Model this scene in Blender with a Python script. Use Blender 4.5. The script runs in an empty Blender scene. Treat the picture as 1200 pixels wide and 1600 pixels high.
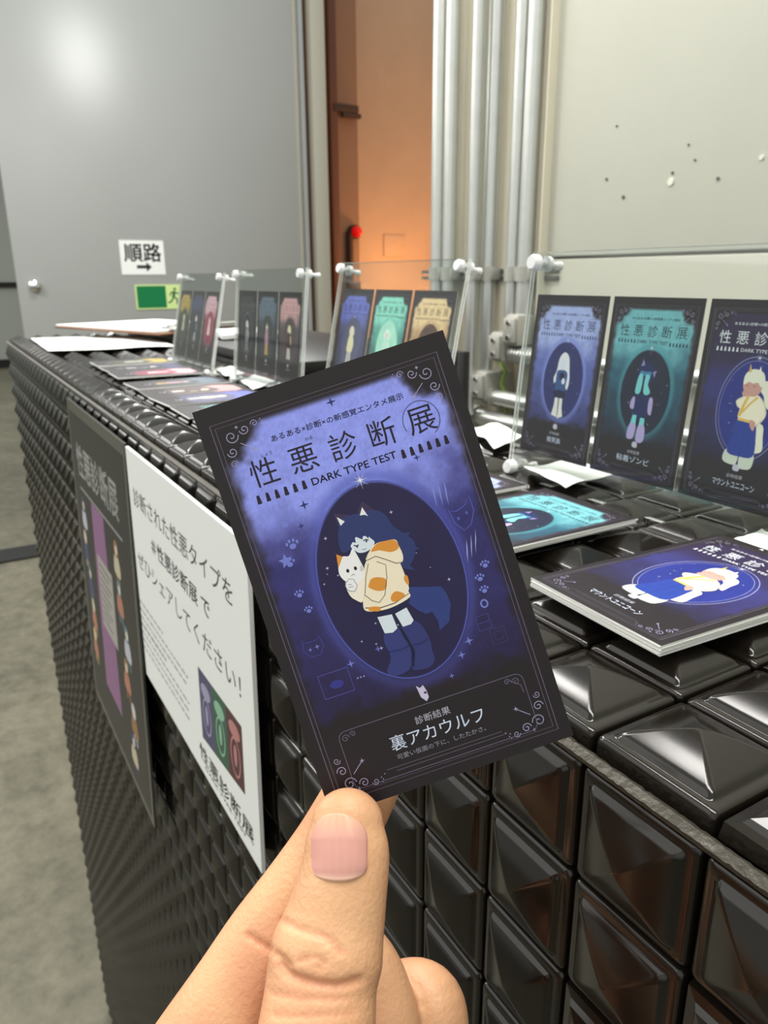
import bpy, bmesh, math, random
from mathutils import Vector, Matrix, noise
from mathutils.geometry import tessellate_polygon
random.seed(7)
C = bpy.context.scene.collection
scene = bpy.context.scene
R = math.radians

# ------------------------------------------------------------------ camera
S = .0343                       # one moulded tile of the counter
H = 1.60                        # counter height
YAW, PIT, ROL = .53241, .30436, -.00612
FPX = 1171.5                    # focal length for a 1200 x 1600 frame
CAM = Vector((2.18265*S, -3.48406*S, 3.08107*S + H))
FW = Vector((-math.cos(YAW)*math.cos(PIT), math.sin(YAW)*math.cos(PIT), -math.sin(PIT)))
r0 = FW.cross(Vector((0, 0, 1))).normalized(); u0 = r0.cross(FW)
RT = r0*math.cos(ROL) + u0*math.sin(ROL); UP = -r0*math.sin(ROL) + u0*math.cos(ROL)
CM = Matrix((RT, UP, -FW)).transposed().to_4x4(); CM.translation = CAM
cd = bpy.data.cameras.new('camera'); cam = bpy.data.objects.new('camera', cd); C.objects.link(cam)
cam.matrix_world = CM
cd.sensor_fit = 'VERTICAL'; cd.sensor_height = 24; cd.lens = FPX/1600*24
cd.clip_start = .01; cd.clip_end = 100
cd.dof.use_dof = True; cd.dof.focus_distance = .162; cd.dof.aperture_fstop = 27
scene.camera = cam

# ------------------------------------------------------------------ world, lamps, exposure
w = bpy.data.worlds.new('world'); scene.world = w; w.use_nodes = True
w.node_tree.nodes['Background'].inputs[0].default_value = (.80, .84, .80, 1)
w.node_tree.nodes['Background'].inputs[1].default_value = .64
scene.view_settings.view_transform = 'Standard'; scene.view_settings.look = 'None'
scene.view_settings.gamma = 1; scene.view_settings.use_curve_mapping = False
scene.view_settings.exposure = 0.08
def area(name, loc, target, sx, sy, power, col=(1, .97, .92)):
    l = bpy.data.lights.new(name, 'AREA'); l.shape = 'RECTANGLE'; l.size = sx; l.size_y = sy; l.energy = power; l.color = col
    o = bpy.data.objects.new(name, l); C.objects.link(o); o.location = loc
    o.rotation_euler = (Vector(target)-Vector(loc)).to_track_quat('-Z', 'Y').to_euler(); return o
def point(name, loc, power, rad, col=(1, 1, 1)):
    l = bpy.data.lights.new(name, 'POINT'); l.energy = power; l.shadow_soft_size = rad; l.color = col
    o = bpy.data.objects.new(name, l); C.objects.link(o); o.location = loc; return o
area('ceiling_light', (-.15, .12, 3.3), (-.15, .10, 1.6), 1.7, .26, 32)
area('ceiling_light', (-1.9, .12, 3.3), (-1.9, .10, 1.6), 1.4, .13, 20)
area('added_soft_fill', (1.4, -2.0, 3.0), (.1, -.1, 1.6), 3.4, 3.0, 13)  # unseen fill added behind the camera to brighten card and hand
area('added_soft_fill', (-1.6, -2.2, 3.3), (-.9, -.2, 1.4), 3.0, 2.6, 28)  # second unseen soft fill, added for the counter front and notices
area('ceiling_light', (-2.8, -1.2, 3.4), (-3.2, -.6, 1.2), 1.3, .25, 45)
area('ceiling_light', (-5.2, -2.6, 3.6), (-5.6, -2.6, 0), 2.0, .6, 60)
area('ceiling_light', (-11, -3, 4.2), (-11, -3, 0), 4, 4, 260)
point('ceiling_spot', (-3.25, .93, 3.62), 100, .3, (1, 1, .97))
point('alcove_lamp', (-6.75, 4.50, 1.60), 34, .15, (1, .46, .16))
point('alcove_lamp', (-5.2, 4.9, 2.6), 44, .2, (1, .58, .32))

# ------------------------------------------------------------------ materials
def lin(c):
    return tuple((x/255/12.92 if x/255 <= .04045 else ((x/255+.055)/1.055)**2.4) for x in c)
def mat(name, rgb, rough=.5, metal=0, spec=.5, bump=0, bscale=200, var=0, vscale=20, coat=0, trans=0, emit=None, estr=0, sss=0):
    m = bpy.data.materials.new(name); m.use_nodes = True
    nt = m.node_tree; b = nt.nodes['Principled BSDF']; c = lin(rgb)
    b.inputs['Base Color'].default_value = (*c, 1); b.inputs['Roughness'].default_value = rough
    b.inputs['Metallic'].default_value = metal; b.inputs['Specular IOR Level'].default_value = spec
    b.inputs['Coat Weight'].default_value = coat; b.inputs['Coat Roughness'].default_value = .06
    b.inputs['Transmission Weight'].default_value = trans
    if sss:
        b.inputs['Subsurface Weight'].default_value = sss; b.inputs['Subsurface Radius'].default_value = (1, .35, .2); b.inputs['Subsurface Scale'].default_value = .004
    if emit: b.inputs['Emission Color'].default_value = (*lin(emit), 1); b.inputs['Emission Strength'].default_value = estr
    if bump or var:
        tc = nt.nodes.new('ShaderNodeTexCoord')
    if bump:
        n = nt.nodes.new('ShaderNodeTexNoise'); n.inputs['Scale'].default_value = bscale; n.inputs['Detail'].default_value = 4
        nt.links.new(tc.outputs['Object'], n.inputs['Vector'])
        bp = nt.nodes.new('ShaderNodeBump'); bp.inputs['Strength'].default_value = bump; bp.inputs['Distance'].default_value = .001
        nt.links.new(n.outputs['Fac'], bp.inputs['Height']); nt.links.new(bp.outputs['Normal'], b.inputs['Normal'])
    if var:
        n2 = nt.nodes.new('ShaderNodeTexNoise'); n2.inputs['Scale'].default_value = vscale; n2.inputs['Detail'].default_value = 8; n2.inputs['Roughness'].default_value = .65
        nt.links.new(tc.outputs['Object'], n2.inputs['Vector'])
        cr = nt.nodes.new('ShaderNodeValToRGB'); e = cr.color_ramp.elements
        e[0].position = .3; e[1].position = .7
        e[0].color = tuple(max(0, x*(1-var)) for x in c)+(1,); e[1].color = tuple(min(1, x*(1+var)) for x in c)+(1,)
        nt.links.new(n2.outputs['Fac'], cr.inputs['Fac']); nt.links.new(cr.outputs['Color'], b.inputs['Base Color'])
    return m
M = {}
M['tile'] = mat('glossy_black_plastic', (25, 21, 17), .16, spec=.5, bump=.05, bscale=45)
M['body'] = mat('counter_core', (14, 12, 11), .6)
M['strip'] = mat('grey_edge_strip', (74, 70, 62), .4, metal=.3, bump=.8, bscale=420)
M['paper'] = mat('white_card_edge', (238, 238, 234), .6)
M['white'] = mat('white_paper', (244, 246, 244), .55)
M['door'] = mat('grey_painted_steel', (160, 162, 160), .33, var=.03, vscale=1.2, bump=.04, bscale=4)
M['doorback'] = mat('pale_frame_paint', (176, 172, 158), .5)
M['wall'] = mat('cream_wall_paint', (199, 200, 187), .5, var=.04, vscale=3, bump=.12, bscale=25)
M['wall3'] = mat('lower_wall_paint', (186, 182, 168), .5, var=.04, vscale=3, bump=.12, bscale=25)
M['wall2'] = mat('beige_wall_paint', (206, 200, 180), .55, var=.04, vscale=5)
M['farwall'] = mat('far_wall_paint', (168, 172, 166), .6)
M['alcove'] = mat('alcove_wall_paint', (196, 168, 142), .6, var=.06, vscale=2.5)
M['pipe'] = mat('galvanised_conduit', (206, 208, 204), .3, metal=.75, var=.05, vscale=30)
M['box'] = mat('grey_cast_fitting', (172, 172, 164), .45, metal=.3)
M['channel'] = mat('dull_steel_channel', (104, 104, 98), .4, metal=.6)
M['black'] = mat('black_plastic', (18, 16, 17), .4)
M['chrome'] = mat('chrome', (225, 225, 225), .12, metal=1)
M['bolt'] = mat('clear_polished_bolt', (250, 250, 250), .15, spec=1)
M['brown'] = mat('brown_board', (120, 78, 48), .6)
M['red'] = mat('red_lamp', (190, 10, 16), .25, emit=(220, 8, 12), estr=.5)
M['green'] = mat('green_sign', (12, 120, 68), .5)
M['lime'] = mat('luminous_sign', (214, 236, 160), .5)
M['ink'] = mat('black_ink', (28, 26, 28), .5)
M['skin'] = mat('skin', (228, 172, 136), .42, spec=.4, bump=.25, bscale=900, sss=.12)
M['hole'] = mat('dark_hole', (96, 94, 84), .8)
M['plaster'] = mat('filler_patch', (220, 221, 205), .6)
M['cable'] = mat('green_cable', (120, 150, 60), .5)
M['sleeve'] = mat('grey_poster_board', (66, 66, 62), .28, spec=.6)
# concrete floor
def floor_mat():
    m = mat('concrete', (128, 124, 108), .55, bump=.3, bscale=30)
    nt = m.node_tree; b = nt.nodes['Principled BSDF']; tc = nt.nodes.new('ShaderNodeTexCoord')
    def nz(s, d=9, r=.7):
        n = nt.nodes.new('ShaderNodeTexNoise'); n.inputs['Scale'].default_value = s; n.inputs['Detail'].default_value = d; n.inputs['Roughness'].default_value = r
        nt.links.new(tc.outputs['Object'], n.inputs['Vector']); return n
    a, c = nz(1.6), nz(14)
    mx = nt.nodes.new('ShaderNodeMix'); mx.inputs[0].default_value = .45
    nt.links.new(a.outputs['Fac'], mx.inputs[2]); nt.links.new(c.outputs['Fac'], mx.inputs[3])
    cr = nt.nodes.new('ShaderNodeValToRGB'); cr.color_ramp.elements[0].position = .36; cr.color_ramp.elements[1].position = .62
    cr.color_ramp.elements[0].color = (*lin((76, 74, 61)), 1); cr.color_ramp.elements[1].color = (*lin((128, 124, 105)), 1)
    nt.links.new(mx.outputs[0], cr.inputs['Fac']); nt.links.new(cr.outputs['Color'], b.inputs['Base Color'])
    return m
M['floor'] = floor_mat()
def print_mat():
    m = mat('printed_ink', (128, 128, 128), .42, spec=.35); nt = m.node_tree
    a = nt.nodes.new('ShaderNodeAttribute'); a.attribute_name = 'Col'
    nt.links.new(a.outputs['Color'], nt.nodes['Principled BSDF'].inputs['Base Color']); return m
M['print'] = print_mat()
def acrylic():
    m = bpy.data.materials.new('clear_acrylic'); m.use_nodes = True; nt = m.node_tree; nt.nodes.clear()
    o = nt.nodes.new('ShaderNodeOutputMaterial'); mx = nt.nodes.new('ShaderNodeMixShader')
    t = nt.nodes.new('ShaderNodeBsdfTransparent'); t.inputs[0].default_value = (.96, .975, .97, 1)
    g = nt.nodes.new('ShaderNodeBsdfGlossy'); g.inputs['Roughness'].default_value = .03
    f = nt.nodes.new('ShaderNodeLayerWeight'); pw = nt.nodes.new('ShaderNodeMath'); pw.operation = 'POWER'; pw.inputs[1].default_value = 4.5
    ml = nt.nodes.new('ShaderNodeMath'); ml.operation = 'MULTIPLY_ADD'; ml.inputs[1].default_value = .7; ml.inputs[2].default_value = .025
    nt.links.new(f.outputs['Facing'], pw.inputs[0]); nt.links.new(pw.outputs[0], ml.inputs[0]); nt.links.new(ml.outputs[0], mx.inputs[0]); nt.links.new(t.outputs[0], mx.inputs[1]); nt.links.new(g.outputs[0], mx.inputs[2]); nt.links.new(mx.outputs[0], o.inputs[0])
    return m
M['acrylic'] = acrylic()
def acrylic_edge():  # bright edge glow of the acrylic painted in as near-opaque white
    m = bpy.data.materials.new('acrylic_edge'); m.use_nodes = True; nt = m.node_tree; nt.nodes.clear()
    o = nt.nodes.new('ShaderNodeOutputMaterial'); mx = nt.nodes.new('ShaderNodeMixShader'); mx.inputs[0].default_value = .95
    t = nt.nodes.new('ShaderNodeBsdfTransparent'); g = nt.nodes.new('ShaderNodeBsdfPrincipled')
    g.inputs['Base Color'].default_value = (*lin((252, 254, 252)), 1); g.inputs['Roughness'].default_value = .3
    nt.links.new(t.outputs[0], mx.inputs[1]); nt.links.new(g.outputs[0], mx.inputs[2]); nt.links.new(mx.outputs[0], o.inputs[0]); return m
M['acredge'] = acrylic_edge()
def skin_extra():
    m = M['skin']; nt = m.node_tree; b = nt.nodes['Principled BSDF']
    a = nt.nodes.new('ShaderNodeAttribute'); a.attribute_name = 'Col'
    nt.links.new(a.outputs['Color'], b.inputs['Base Color'])
skin_extra()
M['nail'] = mat('fingernail', (222, 158, 150), .34, spec=.4)
M['nail'].node_tree.nodes.new('ShaderNodeAttribute').attribute_name = 'Col'
_n = M['nail'].node_tree; _n.links.new([x for x in _n.nodes if x.type == 'ATTRIBUTE'][0].outputs['Color'], _n.nodes['Principled BSDF'].inputs['Base Color'])

# ------------------------------------------------------------------ helpers
def tag(o, label=None, cat=None, group=None, kind=None):
    if label: o['label'] = label
    if cat: o['category'] = cat
    if group: o['group'] = group
    if kind: o['kind'] = kind
    return o
def link(name, data, parent=None):
    o = bpy.data.objects.new(name, data); C.objects.link(o)
    if parent is not None: o.parent = parent
    return o
def empty(name, loc=(0, 0, 0), rz=0, label=None, cat=None, group=None):
    o = link(name, None); o.location = loc; o.rotation_euler.z = rz; o.empty_display_size = .02
    return tag(o, label, cat, group)
def bmesh_obj(name, bm, mats, parent=None, smooth=False):
    me = bpy.data.meshes.new(name); bm.normal_update(); bm.to_mesh(me); bm.free()
    for m in (mats if isinstance(mats, (list, tuple)) else [mats]): me.materials.append(m)
    if smooth:
        me.shade_smooth()
        if smooth != 'all': me.set_sharp_from_angle(angle=R(35))
    return link(name, me, parent)
def box(bm, x0, x1, y0, y1, z0, z1, mi=0, bev=0, xf=None):
    vs = [bm.verts.new(((x0, x1)[i], (y0, y1)[j], (z0, z1)[k])) for i in (0, 1) for j in (0, 1) for k in (0, 1)]
    fs = [bm.faces.new([vs[q] for q in f]) for f in ((0, 1, 3, 2), (4, 6, 7, 5), (0, 4, 5, 1), (2, 3, 7, 6), (0, 2, 6, 4), (1, 5, 7, 3))]
    for f in fs: f.material_index = mi
    if bev:
        es = list({e for f in fs for e in f.edges})
        r = bmesh.ops.bevel(bm, geom=es, offset=bev, segments=2, affect='EDGES', profile=.5)
        vs = list({v for f in r['faces'] for v in f.verts} | {v for v in vs if v.is_valid})
    if xf is not None:
        for v in vs: v.co = xf @ v.co
    return vs
def boxo(name, b, m, parent=None, bev=.0, smooth=False):
    bm = bmesh.new(); box(bm, *b, bev=bev); return bmesh_obj(name, bm, m, parent, smooth=bool(bev))
def tube(bm, pts, rad, seg=16, caps=True, mi=0):
    pts = [Vector(p) for p in pts]; rads = rad if isinstance(rad, (list, tuple)) else [rad]*len(pts)
    rings = []; ref = None
    for i, p in enumerate(pts):
        d = (pts[min(i+1, len(pts)-1)]-pts[max(i-1, 0)]).normalized()
        if ref is None: ref = Vector((0, 0, 1)) if abs(d.z) < .9 else Vector((1, 0, 0))
        a = (ref - d*ref.dot(d)).normalized(); ref = a; b = d.cross(a)
        rings.append([bm.verts.new(p+(a*math.cos(t)+b*math.sin(t))*rads[i]) for t in [2*math.pi*k/seg for k in range(seg)]])
    for A, B in zip(rings, rings[1:]):
        for k in range(seg):
            f = bm.faces.new((A[k], A[(k+1) % seg], B[(k+1) % seg], B[k])); f.material_index = mi
    if caps:
        for rg in (rings[0][::-1], rings[-1]): bm.faces.new(rg).material_index = mi
def struct(o): o['kind'] = 'structure'; return o
def ray(px, py): return FW + RT*((px-600)/FPX) - UP*((py-800)/FPX)
def meet(px, py, ax, val):
    d = ray(px, py); return CAM + d*((val-CAM[ax])/d[ax])
def view(px, py, d_mm): return CAM + ray(px, py)*(d_mm/1000)

# ------------------------------------------------------------------ floor and walls
struct(boxo('floor', (-30, 4, -9, 6, -.1, 0), M['floor']))
WY = .80; DX = -5.055
# right wall carrying the conduits
wr = struct(boxo('wall_right', (-1.27, 3.5, WY, WY+.5, 0, 3.9), M['wall2']))
px0 = meet(872, 200, 1, WY-.02).x
seam = meet(1200, 392, 1, WY-.03).z
bm = bmesh.new(); box(bm, px0, 3.5, WY-.03, WY+.01, seam+.002, 3.8, bev=.003); bmesh_obj('panel', bm, M['wall'], wr, True)
bm = bmesh.new(); box(bm, px0, 3.5, WY-.03, WY+.01, .1, seam-.002, bev=.003); bmesh_obj('panel', bm, M['wall3'], wr, True)
xa = meet(851, 200, 1, WY-.045).x
bm = bmesh.new(); box(bm, xa, px0+.002, WY-.045, WY+.01, .05, 3.8, bev=.004); bmesh_obj('panel_frame', bm, M['wall2'], wr, True)
for nm, a, b, dep in (('cover_strip', 715, 733, .02), ('cover_strip', 734, 752, .035), ('cover_strip', 788, 799, .03)):
    bm = bmesh.new(); box(bm, meet(a, 200, 1, WY-dep).x, meet(b, 200, 1, WY-dep).x, WY-dep, WY+.01, .2, 3.8, bev=.003); bmesh_obj(nm, bm, M['wall'] if dep > .03 else M['wall2'], wr, True)
for (hx, hy, rr, mm) in ((963, 197, .0028, 'hole'), (1075, 226, .0026, 'hole'), (1085, 250, .0026, 'hole'), (947, 280, .0036, 'hole'), (1121, 279, .004, 'hole'), (973, 308, .0045, 'hole'), (1050, 270, .0035, 'hole'), (1047, 284, .009, 'plaster'), (1189, 246, .005, 'plaster')):
    p = meet(hx, hy, 1, WY-.0315); bm = bmesh.new(); tube(bm, [p, p+Vector((0, .003, 0))], rr*.55, 10)
    bmesh_obj('screw_hole' if mm == 'hole' else 'filler_patch', bm, M[mm], wr)
# big grey steel door leaf with its frame
d1 = struct(boxo('door_1', (DX-.05, DX, meet(34, 490, 0, DX).y, meet(470, 200, 0, DX).y, .01, 4.2), M['door'], bev=.004))
y2 = meet(470, 200, 0, DX).y
boxo('door_edge_strip', (DX-.04, DX+.012, y2-.035, y2-.02, .02, 4.2), M['doorback'], d1)
boxo('door_edge', (DX-.06, DX+.004, y2+.004, y2+.035, .02, 4.2), M['door'], d1)
kb = meet(54, 447, 0, DX)
bm = bmesh.new(); tube(bm, [kb, kb+Vector((.02, 0, 0)), kb+Vector((.026, 0, 0))], [.034, .034, .024], 24); tube(bm, [kb+Vector((.02, 0, 0)), kb+Vector((.05, 0, 0)), kb+Vector((.055, 0, 0))], [.02, .024, .015], 20)
bmesh_obj('door_knob', bm, M['chrome'], d1, True)
bm = bmesh.new()
ya, yb, yc = meet(484, 200, 0, DX-.02).y, meet(507, 200, 0, DX-.02).y, y2+.04
box(bm, DX-.16, DX+.02, ya+.01, yb, 0, 4.2, bev=.004); struct(bmesh_obj('trim_1', bm, M['doorback'], smooth=True))
struct(boxo('trim_2', (DX-.2, DX-.05, y2+.035, ya+.012, 0, 4.2), mat('rusty_jamb', (92, 66, 52), .7)))
struct(boxo('trim_3', (DX-.13, DX+.12, -6, y2, 0, .012), M['black']))
# alcove beyond the opening
struct(boxo('wall_alcove_back', (-7.6, -7.5, 2.2, 7, 0, 4.6), M['alcove']))
struct(boxo('wall_alcove_side', (-7.5, DX-.2, 2.30, 2.36, 0, 4.6), M['alcove']))
struct(boxo('wall_alcove_right', (-7.5, -1.27, 5.6, 5.7, 0, 4.6), M['alcove']))
struct(boxo('wall_left_far', (-17.2, -17, -9, 2.2, 0, 5), M['farwall']))
struct(boxo('baseboard_left_far', (-17, -16.9, -9, 2.2, 0, .16), M['body']))
struct(boxo('trim_4', (-17, -16.93, -9, 2.2, meet(10, 449, 0, -17).z, meet(10, 441, 0, -17).z), M['black']))
# dark column and cable tray arms inside the alcove
yq0, yq1 = meet(512, 300, 0, -7.3).y, meet(523, 300, 0, -7.3).y
t = empty('alcove_post', (-7.235, (yq0+yq1)/2, 0), label='dark brown upright post with bracket arms in the orange lit alcove', cat='post')
bm = bmesh.new(); box(bm, -.04, .04, -(yq1-yq0)/2, (yq1-yq0)/2, 0, 4.5, bev=.005); bmesh_obj('upright', bm, mat('brown_steel', (104, 66, 48), .6), t, True)
for (pa, pb, pyy, th) in ((513, 552, 172, .035), (528, 556, 182, .02)):
    zz = meet(530, pyy, 0, -7.3).z
    bm = bmesh.new(); box(bm, .0, .05, meet(pa, pyy, 0, -7.3).y-(yq0+yq1)/2, meet(pb, pyy, 0, -7.3).y-(yq0+yq1)/2, zz-th, zz+th, bev=.004); bmesh_obj('bracket_arm', bm, mat('dark_bracket', (70, 48, 38), .6), t, True)
# red beacon
pm_ = meet(560, 300, 0, -7.28).y
struct(boxo('wall_alcove_panel', (-7.5, -7.28, 2.36, pm_, 0, 4.6), mat('brown_alcove_panel', (150, 116, 92), .6)))
p = meet(555, 362, 0, -7.2)
t = empty('warning_beacon', (p.x, p.y+.02, 0), label='small glowing red lamp on a dark stem in the orange alcove', cat='lamp')
bm = bmesh.new()
bmesh.ops.create_uvsphere(bm, u_segments=24, v_segments=16, radius=.056, matrix=Matrix.Translation((0, 0, p.z)))
bmesh_obj('lens', bm, M['red'], t, 'all')
bm = bmesh.new(); tube(bm, [(-.02, 0, p.z), (-.085, 0, p.z)], .070, 24); tube(bm, [(-.045, -.06, p.z), (-.045, -.06, p.z-.55)], .035, 16); box(bm, -.081, .0, -.10, .04, p.z-.62, p.z-.5, bev=.004)
bmesh_obj('bracket', bm, mat('dark_fitting', (60, 40, 34), .6), t, True)
box0 = boxo('junction_cover', (-7.5, -7.485, meet(606, 372, 0, -7.4).y, meet(640, 372, 0, -7.4).y, meet(620, 400, 0, -7.4).z, meet(620, 366, 0, -7.4).z), M['alcove'], bev=.006)
tag(box0, 'flat beige junction cover low on the orange lit back wall', 'junction box')

# ------------------------------------------------------------------ conduits on the right wall
def conduit(px, wpx, pyb, label, elbow=None, name='conduit_pipe', Y=WY-.045):
    a = meet(px-wpx/2, 250, 1, Y); b = meet(px+wpx/2, 250, 1, Y); rad = (b.x-a.x)/2*.86; x = (a.x+b.x)/2
    zb = meet(px, pyb, 1, Y).z if pyb else .1
    t = empty(name, (x, Y, 0), label=label, cat='conduit', group='steel conduits clipped to the wall')
    bm = bmesh.new(); tube(bm, [(0, 0, zb), (0, 0, 3.8)], rad, 20); bmesh_obj('tube', bm, M['pipe'], t, True)
    zc = meet(px, 428, 1, Y).z
    bm = bmesh.new(); tube(bm, [(0, 0, zc-.012), (0, 0, zc+.012)], rad*1.22, 20)
    box(bm, -rad*1.35, -rad*1.0, -rad*.6, rad*1.2, zc-.01, zc+.01, bev=.001); box(bm, rad*1.0, rad*1.35, -rad*.6, rad*1.2, zc-.01, zc+.01, bev=.001)
    bmesh_obj('clamp', bm, M['box'], t, True)
    return t, x, rad, zb
conduit(686, 15, None, 'leftmost steel conduit beside the orange opening')
conduit(705, 15, None, 'second steel conduit from the orange opening')
conduit(743, 13, 650, 'thin conduit lying on the pale strip left of the wide dark gap', Y=WY-.075)
_, xl, rl, zl = conduit(770, 18, 600, 'conduit running down into the cast elbow fitting')
_, xb, rb, zb_ = conduit(808, 16, 545, 'conduit running down to the lower junction box')
_, xc, rc, zc_ = conduit(829, 21, 520, 'widest conduit, rightmost in the row, running to the upper junction box')
ry = WY-.03
bm = bmesh.new(); z0, z1 = meet(770, 437, 1, ry).z, meet(770, 421, 1, ry).z
box(bm, -1.27, meet(874, 430, 1, ry).x, ry-.004, ry+.028, z0, z0+.006); box(bm, -1.27, meet(874, 430, 1, ry).x, ry-.004, ry+.028, z1-.006, z1); box(bm, -1.27, meet(874, 430, 1, ry).x, ry+.02, ry+.028, z0, z1)
tag(bmesh_obj('strut_channel', bm, M['channel']), 'horizontal slotted steel channel holding the row of conduits', 'channel')
def fitting(pa, ya, pb, yb, label, lid=True, stub=None):
    Y = WY-.05; A = meet(pa, ya, 1, Y); B = meet(pb, yb, 1, Y); cx = (A.x+B.x)/2; hx = abs(B.x-A.x)/2; zt, zb = A.z, B.z
    t = empty('junction_box', (cx, Y, 0), label=label, cat='junction box')
    bm = bmesh.new(); box(bm, -hx, hx, -.022, .045, zb, zt, bev=.006); bmesh_obj('body', bm, M['box'], t, True)
    bm = bmesh.new(); box(bm, -hx*.82, hx*.82, -.027, -.021, zb+.006, zt-.006, bev=.002); bmesh_obj('lid', bm, M['box'], t, True)
    for zz in (zb+.014, zt-.014):
        bm = bmesh.new(); tube(bm, [(0, -.030, zz), (0, -.026, zz)], .004, 10); bmesh_obj('screw', bm, M['chrome'], t, True)
    return t, cx, hx, zt, zb
fitting(804, 490, 823, 541, 'grey junction box at the foot of the widest conduit')
fitting(780, 517, 799, 566, 'grey junction box lower left of its twin')
fitting(751, 577, 772, 627, 'cast elbow fitting at the foot of the left conduit')
def hpipe(pa, ya, pb, rad, label, ribs=False, Y=WY-.05):
    A = meet(pa, ya, 1, Y); xe = A.x+(pb-pa)/200*.55
    t = empty('horizontal_conduit', (A.x, Y, A.z), label=label, cat='conduit')
    bm = bmesh.new(); tube(bm, [(0, 0, 0), (xe-A.x, 0, 0)], rad, 18); bmesh_obj('tube', bm, M['pipe'], t, True)
    bm = bmesh.new()
    if ribs:
        n = 16
        for i in range(n): tube(bm, [(.004+i*.008, 0, 0), (.008+i*.008, 0, 0)], rad*1.18, 14)
        bmesh_obj('ribbing', bm, M['pipe'], t, True)['kind'] = 'stuff'
    else:
        tube(bm, [(.0, 0, 0), (.02, 0, 0)], rad*1.25, 18); bmesh_obj('coupling', bm, M['box'], t, True)
hpipe(800, 553, 980, .013, 'ribbed flexible conduit running right from the junction box', True)
hpipe(763, 618, 1000, .014, 'upper horizontal steel conduit leaving the elbow fitting')
hpipe(739, 648, 1000, .016, 'lower horizontal steel conduit just above the counter')
cb = [meet(776, 560, 1, WY-.03), meet(790, 580, 1, WY-.05), meet(783, 600, 1, WY-.05), meet(795, 625, 1, WY-.04), meet(790, 650, 1, WY-.04)]
bm = bmesh.new(); tube(bm, cb, .003, 8); tag(bmesh_obj('loose_cable', bm, M['cable'], smooth=True), 'thin loose green cable hanging below the junction boxes', 'cable')

# ------------------------------------------------------------------ signs on the steel door
def text_mesh(body, size, bold=0, sp=1, res=3):
    cu = bpy.data.curves.new('t', 'FONT'); cu.body = body; cu.size = size; cu.align_x = 'CENTER'; cu.align_y = 'CENTER'
    cu.space_character = sp; cu.offset = bold*size; cu.resolution_u = res; cu.fill_mode = 'FRONT'
    o = bpy.data.objects.new('t', cu); C.objects.link(o); bpy.context.view_layer.update()
    me = bpy.data.meshes.new_from_object(o.evaluated_get(bpy.context.evaluated_depsgraph_get())); V = [v.co.xy.copy() for v in me.vertices]; F = [tuple(p.vertices) for p in me.polygons]
    bpy.data.objects.remove(o); bpy.data.curves.remove(cu); bpy.data.meshes.remove(me)
    if V:
        cx = (min(v.x for v in V)+max(v.x for v in V))/2; cy = (min(v.y for v in V)+max(v.y for v in V))/2
        V = [(v.x-cx, v.y-cy) for v in V]
    return V, F
TC = {}
def tm(body, size, bold=0, sp=1, res=3):
    k = (body, bold, sp, res)
    if k not in TC: TC[k] = text_mesh(body, 1, bold, sp, res)
    V, F = TC[k]; return [(x*size, y*size) for x, y in V], F

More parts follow.
